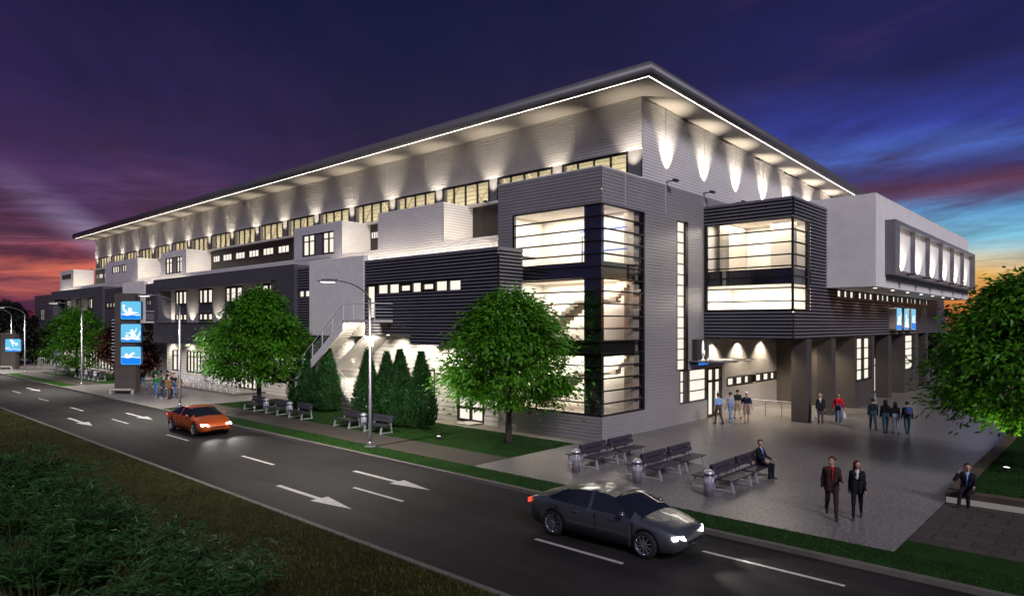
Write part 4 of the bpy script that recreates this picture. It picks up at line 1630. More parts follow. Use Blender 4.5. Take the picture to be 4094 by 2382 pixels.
mb.tube([(0, 0, 0), (0, 0, 3.2)], [.06, .04], 8)
mb.build('pole', dsteel, t)
mb = MB()
mb.box(-.6, .6, -.05, .05, 3.2, 3.28)
mb.box(-.7, -.35, -.12, .12, 3.1, 3.2)
mb.box(.35, .7, -.12, .12, 3.1, 3.2)
mb.build('lamp_head', steel, t)

# small floodlights set in the lawns, shining up into the trees
def flood(label, loc, target, e, col=(1, .95, .80), size=95):
    t = thing('garden_floodlight', label, 'floodlight', loc)
    mb = MB()
    mb.lathe([(0, 0), (.10, 0), (.10, .10), (.13, .14), (.13, .20), (.11, .205)], 14)
    mb.build('housing', dsteel, t)
    mb = MB()
    mb.lathe([(.11, .19), (0, .19)], 14)
    mb.build('lens', emit('floodlight_lens', (1, .95, .8), 6), t)
    light('SPOT', 'floodlight_lamp', (0, 0, .26), Vector(target) - Vector(loc), e, col, t, size, .8, .06)


flood('small ground floodlight on the lawn left of the tree by the glazed corner', (-5.2, 6.2, 0), (-3.6, 3.4, 4.5), 700)
flood('small ground floodlight on the walled lawn under the large right hand tree', (3.2, -15.9, .3), (4.2, -16.3, 5.0), 650, (1, .86, .55))
flood('small ground floodlight on the lawn before the broad tree beside the second lamp', (-5.9, 24.0, 0), (-5.0, 25.0, 5.0), 420)

# ------------------------------------------------------------------ benches and bins
slat = mat('dark_bench_slat', (.035, .032, .045), .45, 0, .5, .15, 3)
benchleg = mat('bench_leg_steel', (.52, .51, .55), .35, .4, .5, .05)


def bench(ln=1.75):
    """seat faces +Y, back at -Y side; length along X, centred"""
    t = thing('bench', 'x', 'bench')
    mb = MB()
    for i in range(4):
        y = -.16 + .155 * i
        mb.box(-ln / 2, ln / 2, y, y + .125, .42, .455)
    mb.build('seat', slat, t)
    mb = MB()
    for i in range(2):
        z = .56 + .19 * i
        mb.prism([(-ln / 2, -.20 - .05 * i, z), (-ln / 2, -.235 - .05 * i, z), (-ln / 2, -.28 - .05 * i, z + .16), (-ln / 2, -.245 - .05 * i, z + .16)], (ln, 0, 0))
    mb.build('backrest', slat, t)
    for sx in (-1, 1):
        mb = MB()
        x = sx * (ln / 2 - .16)
        mb.prism([(x - .03, -.20, .40), (x - .03, -.30, .90), (x - .03, -.34, .90), (x - .03, -.27, .40), (x - .03, -.36, .0), (x - .03, -.28, .0)], (.06, 0, 0))
        mb.prism([(x - .03, .36, .42), (x - .03, .47, .0), (x - .03, .40, .0), (x - .03, .29, .42)], (.06, 0, 0))
        mb.box(x - .027, x + .027, -.34, .46, .02, .07)
        mb.box(x - .026, x + .026, -.24, .38, .37, .415)
        mb.build('leg', benchleg, t)
    return t


bp = bench()
used = [False]


def put_bench(x, y, rz, label, group):
    t = bp if not used[0] else copy_tree(bp)
    used[0] = True
    t.location = (x, y, .004)
    t.rotation_euler = (0, 0, rz)
    tag(t, label, None, group)
    return t


rows = [(-2.88, 'left'), (-5.72, 'middle'), (-8.52, 'right')]
rown = {'left': 'plaza row by the corner', 'middle': 'middle plaza row', 'right': 'row with the seated man'}
for yc, nm in rows:
    for i, x in enumerate((-4.75, -2.75)):
        for sgn, side in ((1, 'far'), (-1, 'near')):
            put_bench(x, yc + sgn * .33, 0 if sgn > 0 else math.pi, 'bench at the %s end of the %s, facing %s' % ('road' if i == 0 else 'building', rown[nm], 'the tower' if sgn > 0 else 'the planter'), 'back to back benches on the plaza')
for y, lb in ((24.2, 'bench left of the broad tree trunk, leftmost of the three under it'), (21.2, 'bench just right of the broad tree trunk, middle of three'), (18.3, 'bench before the tallest evergreen of the dark trio, rightmost of three'),
              (13.3, 'bench on the path in front of the bottom of the stairs'), (10.4, 'bench on the path right behind the near lamp post')):
    put_bench(-5.75, y, math.pi / 2, 'dark slatted ' + lb, 'benches along the path')
for y, lb in ((74.5, 'leftmost of the far benches'), (71.0, 'second from left of the far benches, left of the dim tree trunk'), (64.4, 'far bench right of the dim tree trunk, half behind the third lamp'), (61.2, 'second from right of the far benches'), (58.3, 'rightmost of the far benches, left of the totem sign')):
    put_bench(-5.2, y, math.pi / 2, 'pale lit ' + lb, 'benches along the far path')


def bin_():
    t = thing('litter_bin', 'x', 'bin')
    mb = MB()
    mb.lathe([(0, .0), (.155, .0), (.155, .70), (.14, .72)], 20)
    for a in range(20):
        tt = a * math.pi / 10
        mb.box(.153 * math.cos(tt) - .006, .153 * math.cos(tt) + .006, .153 * math.sin(tt) - .006, .153 * math.sin(tt) + .006, .05, .68)
    mb.build('body', mat('bin_steel', (.42, .41, .47), .35, .6, .5, .06), t, True)
    mb = MB()
    mb.lathe([(.145, .72), (.155, .76), (.19, .765), (.19, .80), (.14, .86), (.07, .895), (0, .90)], 20)
    mb.build('lid', mat('bin_lid', (.62, .61, .66), .3, .5, .5, .05), t, True)
    mb = MB()
    mb.lathe([(.16, .69), (.163, .70), (.163, .74), (.15, .75)], 20)
    mb.build('rim', dsteel, t, True)
    return t


bins = [(-6.35, -3.22, 'steel litter bin at the road end of the bench row nearest the glazed corner'), (-6.38, -6.02, 'steel litter bin at the road end of the middle bench row'), (-6.35, -8.80, 'steel litter bin at the road end of the row where the man sits'),
        (-5.7, 22.75, 'small steel bin between the two left benches under the broad tree'), (-5.7, 19.75, 'small steel bin between the two right benches under the broad tree'), (-5.7, 11.85, 'small steel bin left of the near lamp post between two benches'),
        (-5.2, 69.2, 'pale bin left of the dim tree trunk among the far benches'), (-5.2, 62.8, 'pale bin between the two middle far benches'), (-5.2, 59.8, 'pale bin beside the rightmost far bench')]
b0 = bin_()
for i, (x, y, lb) in enumerate(bins):
    t = b0 if i == 0 else copy_tree(b0)
    t.location = (x, y, .004)
    tag(t, lb, None, 'litter bins')

# ------------------------------------------------------------------ signs with swimming pictograms
sgn_sky = emit('sign_light_blue', lin(104, 200, 240), 1.0, .2)
sgn_sea = emit('sign_deep_blue', lin(6, 132, 246), 1.0, .2)
sgn_wht = emit('sign_white', (1.0, 1.0, 1.0), 1.05, .2)
sgn_edge = mat('sign_edge_blue', (.02, .07, .22), .4, 0, .5, 0)


class Pict:
    """flat drawing on a panel: local u right, v up, facing -Y (front), size w x h"""
    def __init__(self, w, h):
        self.w, self.h = w, h
        self.white, self.sea, self.sky, self.box = MB(), MB(), MB(), MB()

    def P(self, u_, v_, d):
        return ((u_ - .5) * self.w, -d, (v_ - .5) * self.h)

    def rr(self, mb, d, inset=0.0, rad=.09, dep=None):
        pts = []
        w, h = self.w / 2 - inset, self.h / 2 - inset
        r = rad * self.w
        for cx_, cz, a0 in ((w - r, h - r, 0), (-w + r, h - r, 90), (-w + r, -h + r, 180), (w - r, -h + r, 270)):
            for i in range(6):
                a = R(a0 + 18 * i)
                pts.append((cx_ + r * math.cos(a), -d, cz + r * math.sin(a)))
        if dep:
            mb.prism(pts[::-1], (0, dep, 0))
        else:
            mb.face(pts[::-1])

    def wave(self, top, amp=.025, inset=.03):
        n = 30
        xs = np.linspace(inset, 1 - inset, n)
        f = lambda x: top + amp * math.sin(x * 12.5 + .6)
        tops = [self.P(x, f(x), .010) for x in xs]
        self.sea.face([self.P(1 - inset - .06, inset, .010), self.P(inset + .06, inset, .010), self.P(inset, inset + .07, .010)][::-1][::-1] + tops + [self.P(1 - inset, inset + .07, .010)])
        for a, b in zip(xs, xs[1:]):
            self.white.face([self.P(a, f(a) - .012, .014), self.P(b, f(b) - .012, .014), self.P(b, f(b) + .035, .014), self.P(a, f(a) + .035, .014)])

    def circ(self, u_, v_, r, d=.018):
        asp = self.w / self.h
        self.white.face([self.P(u_ + r * math.cos(t), v_ + r * asp * math.sin(t), d) for t in np.linspace(2 * math.pi, 0, 18, endpoint=False)][::-1])

    def stroke(self, pts, wd, d=.022):
        asp = self.w / self.h
        n = len(pts)
        if not hasattr(wd, '__len__'):
            wd = [wd] * n
        Lp, Rp = [], []
        for i, (u_, v_) in enumerate(pts):
            a, b = pts[max(0, i - 1)], pts[min(n - 1, i + 1)]
            dx_, dv = b[0] - a[0], (b[1] - a[1]) / asp
            l = math.hypot(dx_, dv) or 1
            nx_, nv = -dv / l, dx_ / l
            Lp.append(self.P(u_ + nx_ * wd[i] / 2, v_ + nv * wd[i] / 2 * asp, d))
            Rp.append(self.P(u_ - nx_ * wd[i] / 2, v_ - nv * wd[i] / 2 * asp, d))
        for i in range(n - 1):
            self.white.face([Rp[i], Rp[i + 1], Lp[i + 1], Lp[i]])

    def draw(self, kind):
        if kind == 'ball':
            self.wave(.24)
            self.circ(.15, .74, .075)
            self.circ(.46, .54, .105)
            self.stroke([(.12, .66), (.15, .56), (.24, .44), (.36, .35)], [.07, .09, .12, .14])
            self.stroke([(.26, .30), (.45, .38), (.70, .37), (.88, .36)], [.08, .16, .08, .03])
            self.stroke([(.12, .28), (.30, .31), (.6, .30)], [.03, .07, .05], .024)
        elif kind == 'trio':
            self.wave(.15)
            self.circ(.55, .62, .08)
            self.circ(.31, .33, .085)
            self.circ(.67, .37, .085)
            self.stroke([(.25, .49), (.42, .50), (.56, .46), (.52, .30)], [.03, .06, .12, .12])
            self.stroke([(.58, .46), (.70, .56), (.76, .66), (.77, .77)], [.10, .07, .06, .03])
            self.stroke([(.78, .24), (.89, .36), (.94, .48), (.95, .60)], [.12, .08, .06, .03])
            self.stroke([(.05, .22), (.28, .20), (.5, .24), (.72, .19), (.93, .20)], [.03, .10, .10, .12, .05], .026)
        elif kind == 'crawl':
            self.wave(.40)
            self.circ(.29, .52, .10)
            self.stroke([(.40, .40), (.48, .53), (.58, .62), (.70, .60)], [.10, .10, .09, .04])
            self.stroke([(.52, .62), (.60, .67), (.70, .61)], [.04, .06, .03], .024)
            self.stroke([(.25, .40), (.42, .42), (.56, .47), (.60, .40)], [.04, .10, .10, .04], .026)
        elif kind == 'dive':
            self.wave(.16)
            self.circ(.72, .60, .095)
            self.stroke([(.37, .94), (.44, .75), (.53, .42)], [.12, .13, .04])
            self.stroke([(.33, .93), (.48, .80), (.62, .66)], [.14, .13, .06], .024)
            self.stroke([(.02, .30), (.30, .30)], .05)
        elif kind == 'tower':
            pass

    def build(self, parent, loc, rz=0, edge=None, back=.22):
        self.rr(self.box, 0.0, -.03, .10, back)
        o = self.box.build('sign_panel', edge or sgn_edge, parent)
        o.location = loc
        o.rotation_euler = (0, 0, rz)
        self.rr(self.sky, .004, .012, .085)
        self.sky.build('sky_field', sgn_sky, o)
        if self.sea.f:
            self.sea.build('wave', sgn_sea, o)
        self.white.build('swimmer_figure', sgn_wht, o)
        return o


pyl = mat('pylon_stone', (.085, .072, .062), .75, 0, .3, .12, 1.2, .2, 30)
FA = R(42.461)                      # the signs face down the street
rzs = FA - math.pi / 2
t = thing('totem_sign', 'tall grey sign pillar carrying three lit blue panels with white swimmers', 'sign', (-7.8, 42.77, 0), rzs)
mb = MB()
mb.box(-.88, .86, 0, .75, 0, 8.35)
mb.build('pillar', pyl, t)
mb = MB()
for i in range(13):
    z = 2.75 + .28 * i
    mb.box(-1.18, -.86, .1, .16, z, z + .05)
mb.build('side_fin', wsteel, t)
mb = MB()
mb.box(-.95, 1.0, -.62, -.40, .30, .42)
mb.box(-.95, -.80, -.62, -.40, 0, .30)
mb.box(.85, 1.0, -.62, -.40, 0, .42)
mb.build('plinth', concrete, t)
for z, kd in ((6.92, 'ball'), (5.03, 'trio'), (3.14, 'crawl')):
    p = Pict(1.70, 1.52)
    p.draw(kd)
    p.build(t, (.55, -.10, z))
t = thing('totem_sign', 'short grey sign pillar with one lit blue panel showing a white diver', 'sign', (-7.41, 86.7, 0), rzs)
mb = MB()
mb.box(-1.0, .9, 0, .75, 0, 4.55)
mb.build('pillar', pyl, t)
mb = MB()
mb.box(-1.0, .9, -.6, -.4, .3, .42)
mb.box(-1.0, -.85, -.6, -.4, 0, .3)
mb.box(.75, .9, -.6, -.4, 0, .42)
mb.build('plinth', concrete, t)
p = Pict(2.0, 1.62)
p.draw('dive')
p.build(t, (.70, -.10, 3.05))

# three tall lit panels on the ribbed entrance block
for i, (kd, lb) in enumerate((('trio', 'lit blue panel with a leaping white figure, left of three on ribbed cladding'), ('ball', 'lit blue panel with crowded white figures, middle of three on ribbed cladding'), ('crawl', 'lit blue panel with a high blue wave, right of three on ribbed cladding'))):
    x = 31.85 + 2.38 * i
    t = thing('wall_sign', lb, 'sign', (x + .1, YB - .03, 6.18), 0, 'lit panels on the ribbed block')
    p = Pict(1.55, 1.72)
    if kd == 'ball':
        p.wave(.13)
        p.circ(.42, .62, .12)
        p.stroke([(.42, .55), (.5, .4), (.35, .2)], [.2, .3, .5])
        p.stroke([(.55, .4), (.8, .48)], [.2, .08], .026)
        p.stroke([(.2, .2), (.75, .24), (.9, .15)], [.2, .3, .1], .03)
    elif kd == 'trio':
        p.wave(.24)
        p.circ(.42, .55, .12)
        p.stroke([(.15, .3), (.45, .42), (.8, .32)], [.1, .3, .14])
        p.stroke([(.6, .4), (.8, .6), (.86, .78)], [.18, .12, .08], .026)
    else:
        p.wave(.34)
        p.circ(.3, .52, .12)
        p.stroke([(.5, .38), (.62, .5), (.66, .6), (.45, .68)], [.24, .2, .14, .06])
    p.build(t, (0, -.55, 0), 0, mat('sign_case_beige', (.48, .42, .36), .6, 0, .3, .05), .55)
# dark sign by the lobby with a white figure over blue water
t = thing('wall_sign', 'dark board with a white upside down swimmer over blue by the lobby door', 'sign', (10.1, -.35, 4.15), 0)
mb = MB()
mb.box(-.78, .80, 0, .32, -.75, .72)
mb.build('board', mat('sign_board_dark', (.06, .055, .05), .6, 0, .3, .1), t)
p = Pict(1.6, 1.45)
p.stroke([(.46, .95), (.46, .8), (.45, .5), (.46, .42)], [.08, .17, .17, .12])
p.stroke([(.46, .46), (.60, .50), (.58, .42), (.50, .38)], [.10, .10, .06, .04], .024)
p.stroke([(.38, .44), (.40, .35), (.48, .29), (.47, .22)], .03, .026)
p.stroke([(.58, .44), (.57, .35), (.48, .29)], .03, .028)
p.circ(.47, .22, .045)
xs = np.linspace(.12, .95, 24)
f = lambda x: .10 + .045 * math.cos((x - .47) * 13)
p.sea.face([p.P(x, f(x), .006) for x in xs] + [p.P(.95, -.06, .006), p.P(.12, -.06, .006)])
for a, b in zip(xs, xs[1:]):
    p.white.face([p.P(a, f(a), .010), p.P(b, f(b), .010), p.P(b, f(b) + .06, .010), p.P(a, f(a) + .06, .010)])
p.sea.build('wave', sgn_sea, t)
p.white.build('swimmer_figure', sgn_wht, t)

# ------------------------------------------------------------------ railings and cafe terrace
t = thing('railing', 'thin pale metal railing beside the ramp under the entrance block', 'railing', (14.4, 0, 0))
mb = MB()
mb.tube([(0, -.3, 1.0), (0, -4.6, 1.0)], .028, 6)
mb.tube([(0, -.3, .5), (0, -4.6, .5)], .012, 6)
mb.build('rail', wsteel, t)
for y in (-.4, -1.4, -2.4, -3.4, -4.5):
    mb = MB()
    mb.tube([(0, y, 0), (0, y, 1.0)], .022, 6)
    mb.build('post', steel, t)


def terrace_fence(y0, y1, label):
    t = thing('terrace_fence', label, 'fence', (-2.55, y0, .16))
    mb = MB()
    for z in (.9, .55, .3):
        mb.tube([(0, 0, z), (0, y1 - y0, z)], .018 if z > .8 else .009, 5)
    mb.build('rail', wsteel, t)
    n = int((y1 - y0) / 1.05)
    for i in range(n + 1):
        mb = MB()
        y = (y1 - y0) * i / n
        mb.tube([(0, y, -.02), (0, y, 1.0)], .022, 6)
        mb.build('post', wsteel, t)


terrace_fence(34.3, 46.3, 'row of slim white posts with rails along the cafe terrace edge')
terrace_fence(82.0, 94.2, 'distant row of slim white posts along the far terrace')


def cafe_set(kind):
    if kind == 'table':
        t = thing('cafe_table', 'x', 'table')
        mb = MB()
        mb.lathe([(0, .72), (.38, .72), (.38, .75), (0, .751)], 18)
        mb.build('tabletop', wsteel, t)
        mb = MB()
        mb.tube([(0, 0, .02), (0, 0, .72)], .03, 8)
        mb.lathe([(0, 0), (.22, 0), (.22, .03), (.03, .05)], 14)
        mb.build('stand', wsteel, t)
    else:
        t = thing('cafe_chair', 'x', 'chair')
        mb = MB()
        mb.box(-.2, .2, -.2, .2, .43, .46)
        mb.build('seat', wsteel, t)
        mb = MB()
        mb.box(-.2, .2, -.22, -.19, .52, .84)
        mb.build('backrest', wsteel, t)
        for x in (-.18, .18):
            for y in (-.19, .18):
                mb = MB()
                mb.tube([(x, y, 0), (x * .95, y * .95, .43 if y > 0 else .84)], .014, 5)
                mb.build('leg', wsteel, t)
    return t


ct, cc = cafe_set('table'), cafe_set('chair')
first = [True, True]
tabs = [(-1.5, 35.6, 'before the glazed doors'), (-1.5, 38.2, 'nearest the tree trunk'), (-1.3, 41.4, 'at mid terrace'), (-1.5, 44.6, 'below the left cafe windows')]
for i, (x, y, w_) in enumerate(tabs):
    t = ct if first[0] else copy_tree(ct)
    first[0] = False
    t.location = (x, y, .16)
    tag(t, 'round white cafe table ' + w_, None, 'cafe tables on the terrace')
    for j, (a, sd) in enumerate(((.4, 'right'), (2.4, 'far'), (4.4, 'left'))):
        c = cc if first[1] else copy_tree(cc)
        first[1] = False
        c.location = (x + .62 * math.cos(a + i - 1.2), y + .62 * math.sin(a + i - 1.2), .16)
        c.rotation_euler = (0, 0, a + i - 1.2 + math.pi / 2)
        tag(c, 'white chair %s of the cafe table %s' % (sd, w_), None, 'cafe chairs on the terrace')
# ------------------------------------------------------------------ cars
tyre_m = mat('tyre_rubber', (.015, .015, .016), .8, 0, .3, .1)
rim_m = mat('alloy_rim', (.55, .56, .58), .25, .9, .5, 0)
carglass = mat('car_glass', (.012, .015, .018), .06, 0, .8, 0)
blackp = mat('black_trim', (.012, .012, .013), .4, 0, .5, 0)
headm = emit('headlight_lens', (1.0, .97, .92), 14.0)
tailm = emit('tail_light_lens', (1.0, .05, .02), 2.0)


def lerp_tab(tab, y):
    if y <= tab[0][0]:
        return tab[0][1]
    for (a, va), (b, vb) in zip(tab, tab[1:]):
        if a <= y <= b:
            tt = (y - a) / (b - a)
            tt = tt * tt * (3 - 2 * tt) if False else tt
            return va + (vb - va) * tt
    return tab[-1][1]


def car(name, label, loc, rz, paint, lamp_w):
    """front towards +Y"""
    t = thing(name, label, 'car', loc, rz)
    HL = 2.36
    beltz = [(-2.36, .62), (-2.30, .86), (-2.1, .97), (-1.5, 1.0), (-.3, .95), (.75, .93), (1.1, .90), (1.7, .80), (2.15, .68), (2.30, .60), (2.36, .48)]
    roofz = [(-2.36, .64), (-2.30, .90), (-2.1, 1.01), (-1.75, 1.06), (-1.2, 1.27), (-.7, 1.38), (-.2, 1.42), (.2, 1.40), (.55, 1.32), (1.0, 1.10), (1.28, .965), (1.7, .88), (2.15, .75), (2.30, .66), (2.36, .52)]
    wid = [(-2.36, .62), (-2.28, .78), (-2.0, .87), (-1.2, .915), (0, .92), (1.2, .915), (1.8, .86), (2.15, .76), (2.30, .64), (2.36, .50)]
    wroof = [(-2.36, .50), (-1.9, .66), (-1.2, .60), (-.2, .60), (.5, .60), (1.1, .68), (1.6, .70), (2.2, .55), (2.36, .40)]
    zbot = [(-2.36, .42), (-2.2, .26), (-1.8, .20), (1.9, .19), (2.2, .22), (2.36, .36)]
    ys = sorted(set(np.round(np.concatenate([np.linspace(-2.36, 2.36, 48), [-1.42 - .38, -1.42 + .38, 1.42 - .38, 1.42 + .38, 1.28, -1.75]]), 3)))
    RA, AZ = .375, .335
    body, glz, rows = MB(), MB(), []
    for y in ys:
        zb, zl, zr, w, wr = (lerp_tab(k_, y) for k_ in (zbot, beltz, roofz, wid, wroof))
        arch = zb
        for yc in (-1.42, 1.42):
            if abs(y - yc) < RA:
                arch = max(arch, AZ + math.sqrt(RA * RA - (y - yc) ** 2))
        zm = max((zb + zl) / 2 + .06, arch + .05)
        zm = min(zm, zl - .03) if zl - .03 > arch else arch + .02
        cab = -1.75 < y < 1.28
        half = [(0, zb), (w * .55, zb), (w * .55, max(zb, arch)), (w * .97, max(zb + .03, arch)), (w * 1.0, zm), (w * .985, zm + (zl - zm) * .55), (w * .955, zl),
                (wr + (w * .93 - wr) * (.12 if cab else .6), zl + (zr - zl) * (.90 if cab else .5)), (wr * .72, zr - .012), (0, zr + .012)]
        rows.append((y, half))
    nh = len(rows[0][1])
    for sx in (1, -1):
        for (ya, A), (yb, Bq) in zip(rows, rows[1:]):
            ym = (ya + yb) / 2
            for i in range(nh - 1):
                a0, a1, b0_, b1 = A[i], A[i + 1], Bq[i], Bq[i + 1]
                q = [(sx * a0[0], ya, a0[1]), (sx * b0_[0], yb, b0_[1]), (sx * b1[0], yb, b1[1]), (sx * a1[0], ya, a1[1])]
                if sx < 0:
                    q = q[::-1]
                g_ = False
                if i == 6 and -1.52 < ym < 1.05:
                    g_ = not (abs(ym + .22) < .05)
                if i in (7, 8) and (.50 < ym < 1.27 or -1.75 < ym < -1.0):
                    g_ = True
                if i == 6 and (1.05 < ym < 1.2):
                    g_ = False
                (glz if g_ else body).face(q, 1 if i < 2 else 0)
    for sx, (y, A) in ((1, rows[0]), (-1, rows[-1])):
        pts = [(p[0], y, p[1]) for p in A] + [(-p[0], y, p[1]) for p in A[::-1]]
        body.face(pts if sx > 0 else pts[::-1])
    bo = body.build('body', [paint, blackp], t)
    weld(bo, .002)
    for pl in bo.data.polygons:
        pl.use_smooth = True
    go = glz.build('windows', carglass, t)
    weld(go, .002)
    for pl in go.data.polygons:
        pl.use_smooth = True
    for sx in (-1, 1):
        for y in (-1.25, .0, 1.12):
            mb = MB()
            mb.box(sx * .915 - .012, sx * .915 + .012, y - .006, y + .006, .42, .88)
            mb.build('door_seam', blackp, t)
    for sx in (-1, 1):
        mb = MB()
        mb.lathe([(.02, -.05), (.075, -.04), (.085, .02), (.05, .07), (0, .08)], 10, 0, (sx * .99, .86, 1.0))
        mb.box(min(sx * .88, sx * .98), max(sx * .88, sx * .98), .84, .88, .97, 1.0)
        mb.build('mirror', paint, t, True)
        for y in (-.62, .55):
            mb = MB()
            mb.box(sx * .925 - .014, sx * .925 + .014, y - .09, y + .09, .80, .825)
            mb.build('handle', rim_m, t)
        mb = MB()
        mb.M = Matrix.Translation((sx * .60, 2.20, .60)) @ Matrix.Rotation(R(-sx * 28), 4, 'Z')
        mb.lathe([(0, 0), (.0, 0)], 3)
        mb.prism([(-.20, .045, -.06), (.18, .045, -.04), (.22, .045, .05), (-.12, .045, .05)], (0, .03, 0))
        mb.build('headlight', headm, t)
        mb = MB()
        mb.box(sx * .58 - .20, sx * .58 + .20, -2.37, -2.33, .74, .86)
        mb.build('tail_light', tailm, t)
        lo = light('SPOT', 'headlight_beam', (0, 0, 0), (0, -1, 0), lamp_w, (1, .97, .92), t, 64, .7, .05)
        lo.location = (sx * .60, 2.40, .60)
        lo.rotation_euler = Vector((0, -1, .16)).to_track_quat('Z', 'Y').to_euler()
    mb = MB()
    mb.box(-.40, .40, 2.335, 2.366, .43, .49)
    mb.box(-.46, .46, 2.2, 2.338, .37, .405)
    mb.build('grille', blackp, t)
    for sx in (-1, 1):
        for y in (-1.42, 1.42):
            w = bpy.data.objects.new('wheel', None)
            COL.objects.link(w)
            w.parent = t
            w.location = (sx * .80, y, .335)
            w.rotation_euler = (0, R(90) * sx, 0)
            mb = MB()
            mb.lathe([(.20, -.09), (.29, -.10), (.325, -.085), (.335, -.05), (.335, .05), (.325, .085), (.29, .10), (.235, .10)], 32)
            mb.build('tyre', tyre_m, w, True)
            mb = MB()
            mb.lathe([(.24, .085), (.235, .10), (.215, .085), (.20, .04)], 32)
            for k_ in range(10):
                a = k_ * math.pi / 5
                ca, sa = math.cos(a), math.sin(a)
                mb.prism([(.05 * ca - .022 * sa, .05 * sa + .022 * ca, .07), (.05 * ca + .022 * sa, .05 * sa - .022 * ca, .07), (.225 * ca + .016 * sa, .225 * sa - .016 * ca, .085), (.225 * ca - .016 * sa, .225 * sa + .016 * ca, .085)], (0, 0, .014))
            mb.lathe([(.06, .06), (.06, .09), (0, .095)], 14)
            mb.build('rim', rim_m, w)
            mb = MB()
            mb.lathe([(0, .02), (.21, .02)], 24)
            mb.build('brake_disc', dsteel, w)
    return t


silver = mat('silver_grey_paint', (.16, .175, .18), .28, .75, .5, .0, coat=.6)
orange = mat('orange_red_paint', (.55, .10, .02), .3, .3, .5, .0, coat=.6)
car('silver_car', 'silver grey coupe with lit headlights driving along the near end of the road', (-12.25, -8.95, .0), math.pi + R(1.5), silver, 160)
car('orange_car', 'orange red car with lit headlights on the road left of the benches', (-12.1, 17.9, .0), math.pi, orange, 150)


# ------------------------------------------------------------------ people: one continuous skin grown round a posed skeleton
def surface_net(D, org, h):
    s = D < 0
    nx_, ny_, nz_ = D.shape
    cs = [(i, j, k_) for i in (0, 1) for j in (0, 1) for k_ in (0, 1)]
    sl = lambda A, c: A[c[0]:nx_ - 1 + c[0], c[1]:ny_ - 1 + c[1], c[2]:nz_ - 1 + c[2]]
    anyn = np.zeros((nx_ - 1, ny_ - 1, nz_ - 1), bool)
    alln = ~anyn
    for c in cs:
        anyn |= sl(s, c)
        alln &= sl(s, c)
    act = anyn & ~alln
    acc = np.zeros(act.shape + (3,))
    cnt = np.zeros(act.shape)
    for a in cs:
        for ax in range(3):
            if a[ax]:
                continue
            b = list(a)
            b[ax] = 1
            da, db = sl(D, a), sl(D, tuple(b))
            cr = (da < 0) != (db < 0)
            tt = np.where(cr, da / np.where(cr, da - db, 1), 0)
            for q in range(3):
                acc[..., q] += np.where(cr, a[q] + (tt if q == ax else 0), 0)
            cnt += cr
    idx = -np.ones(act.shape, int)
    idx[act] = np.arange(act.sum())
    cells = np.argwhere(act)
    V = org + h * (cells + acc[act] / cnt[act][:, None])
    F = []
    for ax in range(3):
        o1, o2 = [(1, 2), (2, 0), (0, 1)][ax]
        A = np.take(s, range(0, D.shape[ax] - 1), ax)
        Bs = np.take(s, range(1, D.shape[ax]), ax)
        e = np.argwhere(A != Bs)
        ok = (e[:, o1] > 0) & (e[:, o2] > 0) & (e[:, o1] < act.shape[o1]) & (e[:, o2] < act.shape[o2])
        e = e[ok]
        fl = A[tuple(e.T)]
        def cell(d1, d2):
            c = e.copy()
            c[:, o1] -= d1
            c[:, o2] -= d2
            return idx[tuple(c.T)]
        q = np.stack([cell(1, 1), cell(0, 1), cell(0, 0), cell(1, 0)], 1)
        q[~fl] = q[~fl][:, ::-1]
        F.append(q)
    return V, np.concatenate(F)


SKIN = mat('skin', (.50, .30, .21), .55, 0, .4, .06, 6)
HAIRD = mat('dark_hair', (.012, .009, .008), .6, 0, .4, .1, 8)
CL = {}


def cloth(name, c):
    return mat(name, c, .85, 0, .2, .10, 5, .2, 60)


def rotv(v, ang):
    """swing vector about the x axis: positive = forward (+y)"""
    c, s_ = math.cos(R(ang)), math.sin(R(ang))
    return np.array([v[0], v[1] * c - v[2] * s_, v[1] * s_ + v[2] * c])


